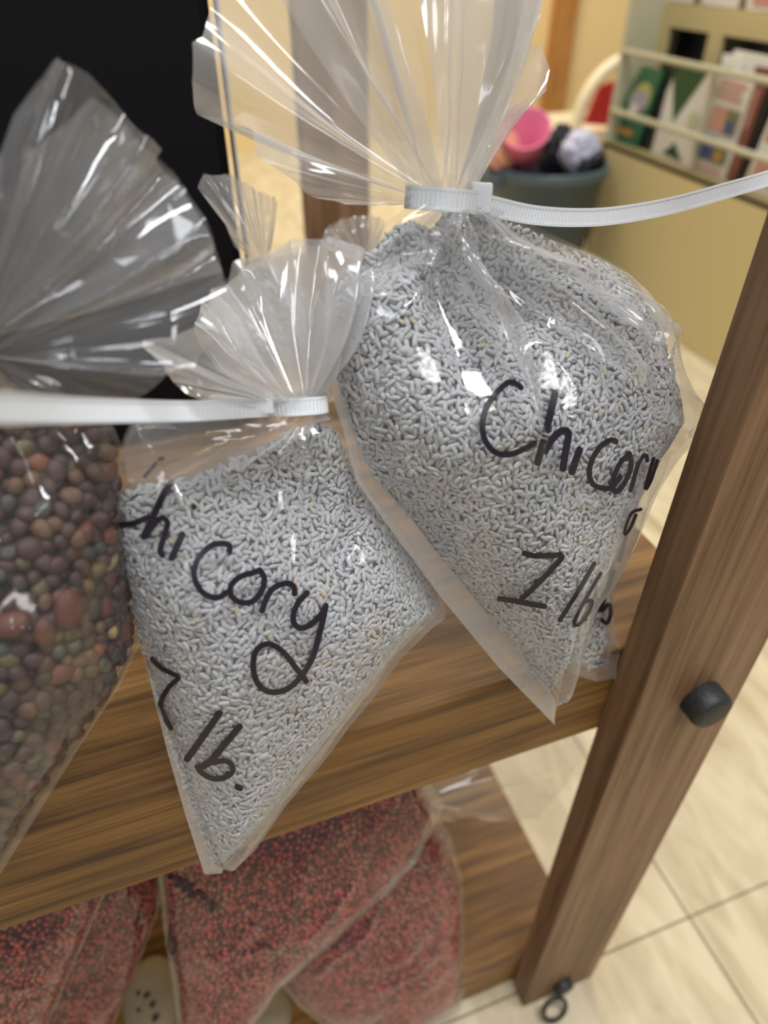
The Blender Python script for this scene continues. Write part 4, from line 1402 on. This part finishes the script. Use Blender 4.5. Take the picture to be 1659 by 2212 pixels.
# brochures: quads traced on the pocket plane, each a thin booklet with its print
def booklet(label, tl, tr, br, bl, mat, x, prints=(), thick=0.006, name='booklet'):
    """corner px on the plane X = x; prints: (polygon in 0..1 coords, material)"""
    Q = [on_x(p[0], p[1], x) for p in (tl, tr, br, bl)]
    for q in Q:
        q[2] = max(q[2], 0.3655)
    Bk = [q + np.array([thick, 0, 0]) for q in Q]
    v = Q + Bk
    f = [(0, 1, 2, 3), (7, 6, 5, 4), (0, 4, 5, 1), (1, 5, 6, 2), (2, 6, 7, 3), (3, 7, 4, 0)]
    r = tag(empty(name, (Q[3] + Q[2]) / 2), label, 'booklet', 'booklets in the brochure rack')
    mesh_obj('cover', v, f, mat, r, flat=True)
    for ip, (poly, pm) in enumerate(prints):
        pv = []
        for a_, b_ in poly:
            t_ = Q[0] + (Q[1] - Q[0]) * a_
            u_ = Q[3] + (Q[2] - Q[3]) * a_
            pv.append(t_ + (u_ - t_) * b_ - np.array([.0008 + .0006 * ip, 0, 0]))
        n_ = len(pv)
        pv2 = [p + np.array([.0005, 0, 0]) for p in pv]
        mesh_obj('print', pv + pv2, [tuple(range(n_)), tuple(range(n_, 2 * n_))[::-1]] + [(i, (i + 1) % n_, n_ + (i + 1) % n_, n_ + i) for i in range(n_)], pm, r, flat=True)
    return r
M['green'] = plain('green_cover', (0.030, 0.16, 0.075), 0.5)
M['dkgreen'] = plain('dark_green_print', (0.020, 0.085, 0.022), 0.5)
M['yellowp'] = plain('yellow_print', (0.55, 0.50, 0.12), 0.6)
M['orange'] = plain('orange_print', (0.60, 0.30, 0.07), 0.6)
M['lilac'] = plain('lilac_print', (0.42, 0.37, 0.42), 0.6)
M['blackc'] = plain('black_cover', (0.010, 0.010, 0.010), 0.5)
M['salmon'] = plain('salmon_print', (0.60, 0.30, 0.22), 0.6)
M['brownred'] = plain('brown_red_spine', (0.24, 0.085, 0.055), 0.5)
M['blue'] = plain('blue_print', (0.06, 0.085, 0.24), 0.5)
M['redp'] = plain('red_print', (0.40, 0.06, 0.025), 0.5)
M['olive'] = plain('olive_print', (0.20, 0.20, 0.08), 0.6)
M['ltgreen'] = plain('pale_green_print', (0.55, 0.55, 0.33), 0.6)
def ell(cx, cy, rx, ry, n=18):
    return [(cx + rx * math.cos(t), cy + ry * math.sin(t)) for t in np.linspace(0, 2 * math.pi, n, endpoint=False)]
def rect(a, b, c, d):
    return [(a, b), (c, b), (c, d), (a, d)]
XP = RX + .022
booklet('green booklet with a pale butterfly and an orange band', (1388, 142), (1432, 153), (1372, 324), (1303, 302), M['green'], XP,
        [(ell(.55, .38, .36, .20), M['yellowp']), (ell(.40, .40, .17, .13), M['lilac']), (ell(.68, .42, .17, .15), M['lilac']), (ell(.50, .56, .14, .10), M['paper']), (rect(.18, .80, .80, .88), M['orange'])])
booklet('narrow black booklet next to the butterfly booklet', (1432, 126), (1458, 134), (1405, 336), (1374, 324), M['blackc'], XP + .010)
booklet('white booklet with a dark green V and a small green tree', (1456, 138), (1550, 152), (1487, 372), (1404, 338), M['paper'], XP + .002,
        [([(0, .0), (.86, .0), (.34, .60)], M['dkgreen']), ([(.02, .0), (.12, .0), (.0, .30)], M['blackc']), ([(.52, .80), (.78, .97), (.30, .95)], M['dkgreen']), (ell(.80, .52, .12, .09), M['ltgreen'])])
booklet('white booklet with salmon lettering and a street picture', (1556, 150), (1630, 172), (1560, 398), (1488, 372), M['paper'], XP + .002,
        [(rect(.12, .07, .88, .11), M['salmon']), (rect(.12, .14, .80, .18), M['salmon']), (rect(.12, .21, .86, .25), M['salmon']), (rect(.16, .32, .60, .56), M['salmon']), (rect(.60, .32, .95, .56), M['olive']),
         (rect(.66, .42, .86, .54), M['blue']), (rect(.16, .62, .55, .86), M['blue']), (rect(.55, .64, .93, .86), M['olive']), (rect(.62, .74, .80, .82), M['orange']), (rect(.08, .92, .9, .95), M['salmon'])])
booklet('brown red booklet standing beside the street picture booklet', (1632, 172), (1656, 178), (1580, 405), (1560, 398), M['brownred'], XP + .006,
        [(rect(.35, .08, .6, .45), M['salmon'])])
booklet('black booklet behind the brown red one', (1656, 178), (1676, 184), (1598, 412), (1580, 405), M['blackc'], XP + .010)
booklet('white booklet with a red picture at the end of the row', (1690, 190), (1790, 220), (1700, 450), (1600, 412), M['paper'], XP, [(rect(.10, .16, .8, .50), M['redp']), (rect(.1, .70, .8, .90), M['salmon'])])
booklet('tall white booklet rising above the upper rail', (1562, 116), (1600, 122), (1590, 180), (1553, 168), M['paper'], XP + .016, [(rect(.30, .45, .65, .75), M['ltgreen'])])
booklet('tall cream booklet with a brown square above the upper rail', (1586, 108), (1700, 130), (1688, 195), (1570, 175), M['paper'], XP + .024, [(rect(.48, .35, .85, .95), M['brownred'])])
XU = XB + .010
for k, (tl, tr, br, bl, pr_, lab) in enumerate((
    ((1442, -90), (1512, -84), (1490, 12), (1430, 3), [(rect(.2, .70, .8, .8), M['lilac'])], 'white booklet on the upper step of the rack'),
    ((1536, -84), (1610, -78), (1588, 22), (1514, 12), [], 'plain cream booklet on the upper step of the rack'),
    ((1628, -80), (1720, -70), (1700, 32), (1610, 24), [(rect(.15, .2, .9, .9), M['salmon'])], 'booklet with a pink picture on the upper step of the rack'))):
    Q = [on_x(p[0], p[1], XU) for p in (tl, tr, br, bl)]
    zb = ztop + .003
    yl, yr = Q[3][1], Q[2][1]
    px_l = to_px(np.array([XU, yl, zb]))
    px_r = to_px(np.array([XU, yr, zb]))
    booklet(lab, tl, tr, px_r, px_l, M['paper'], XU, pr_)
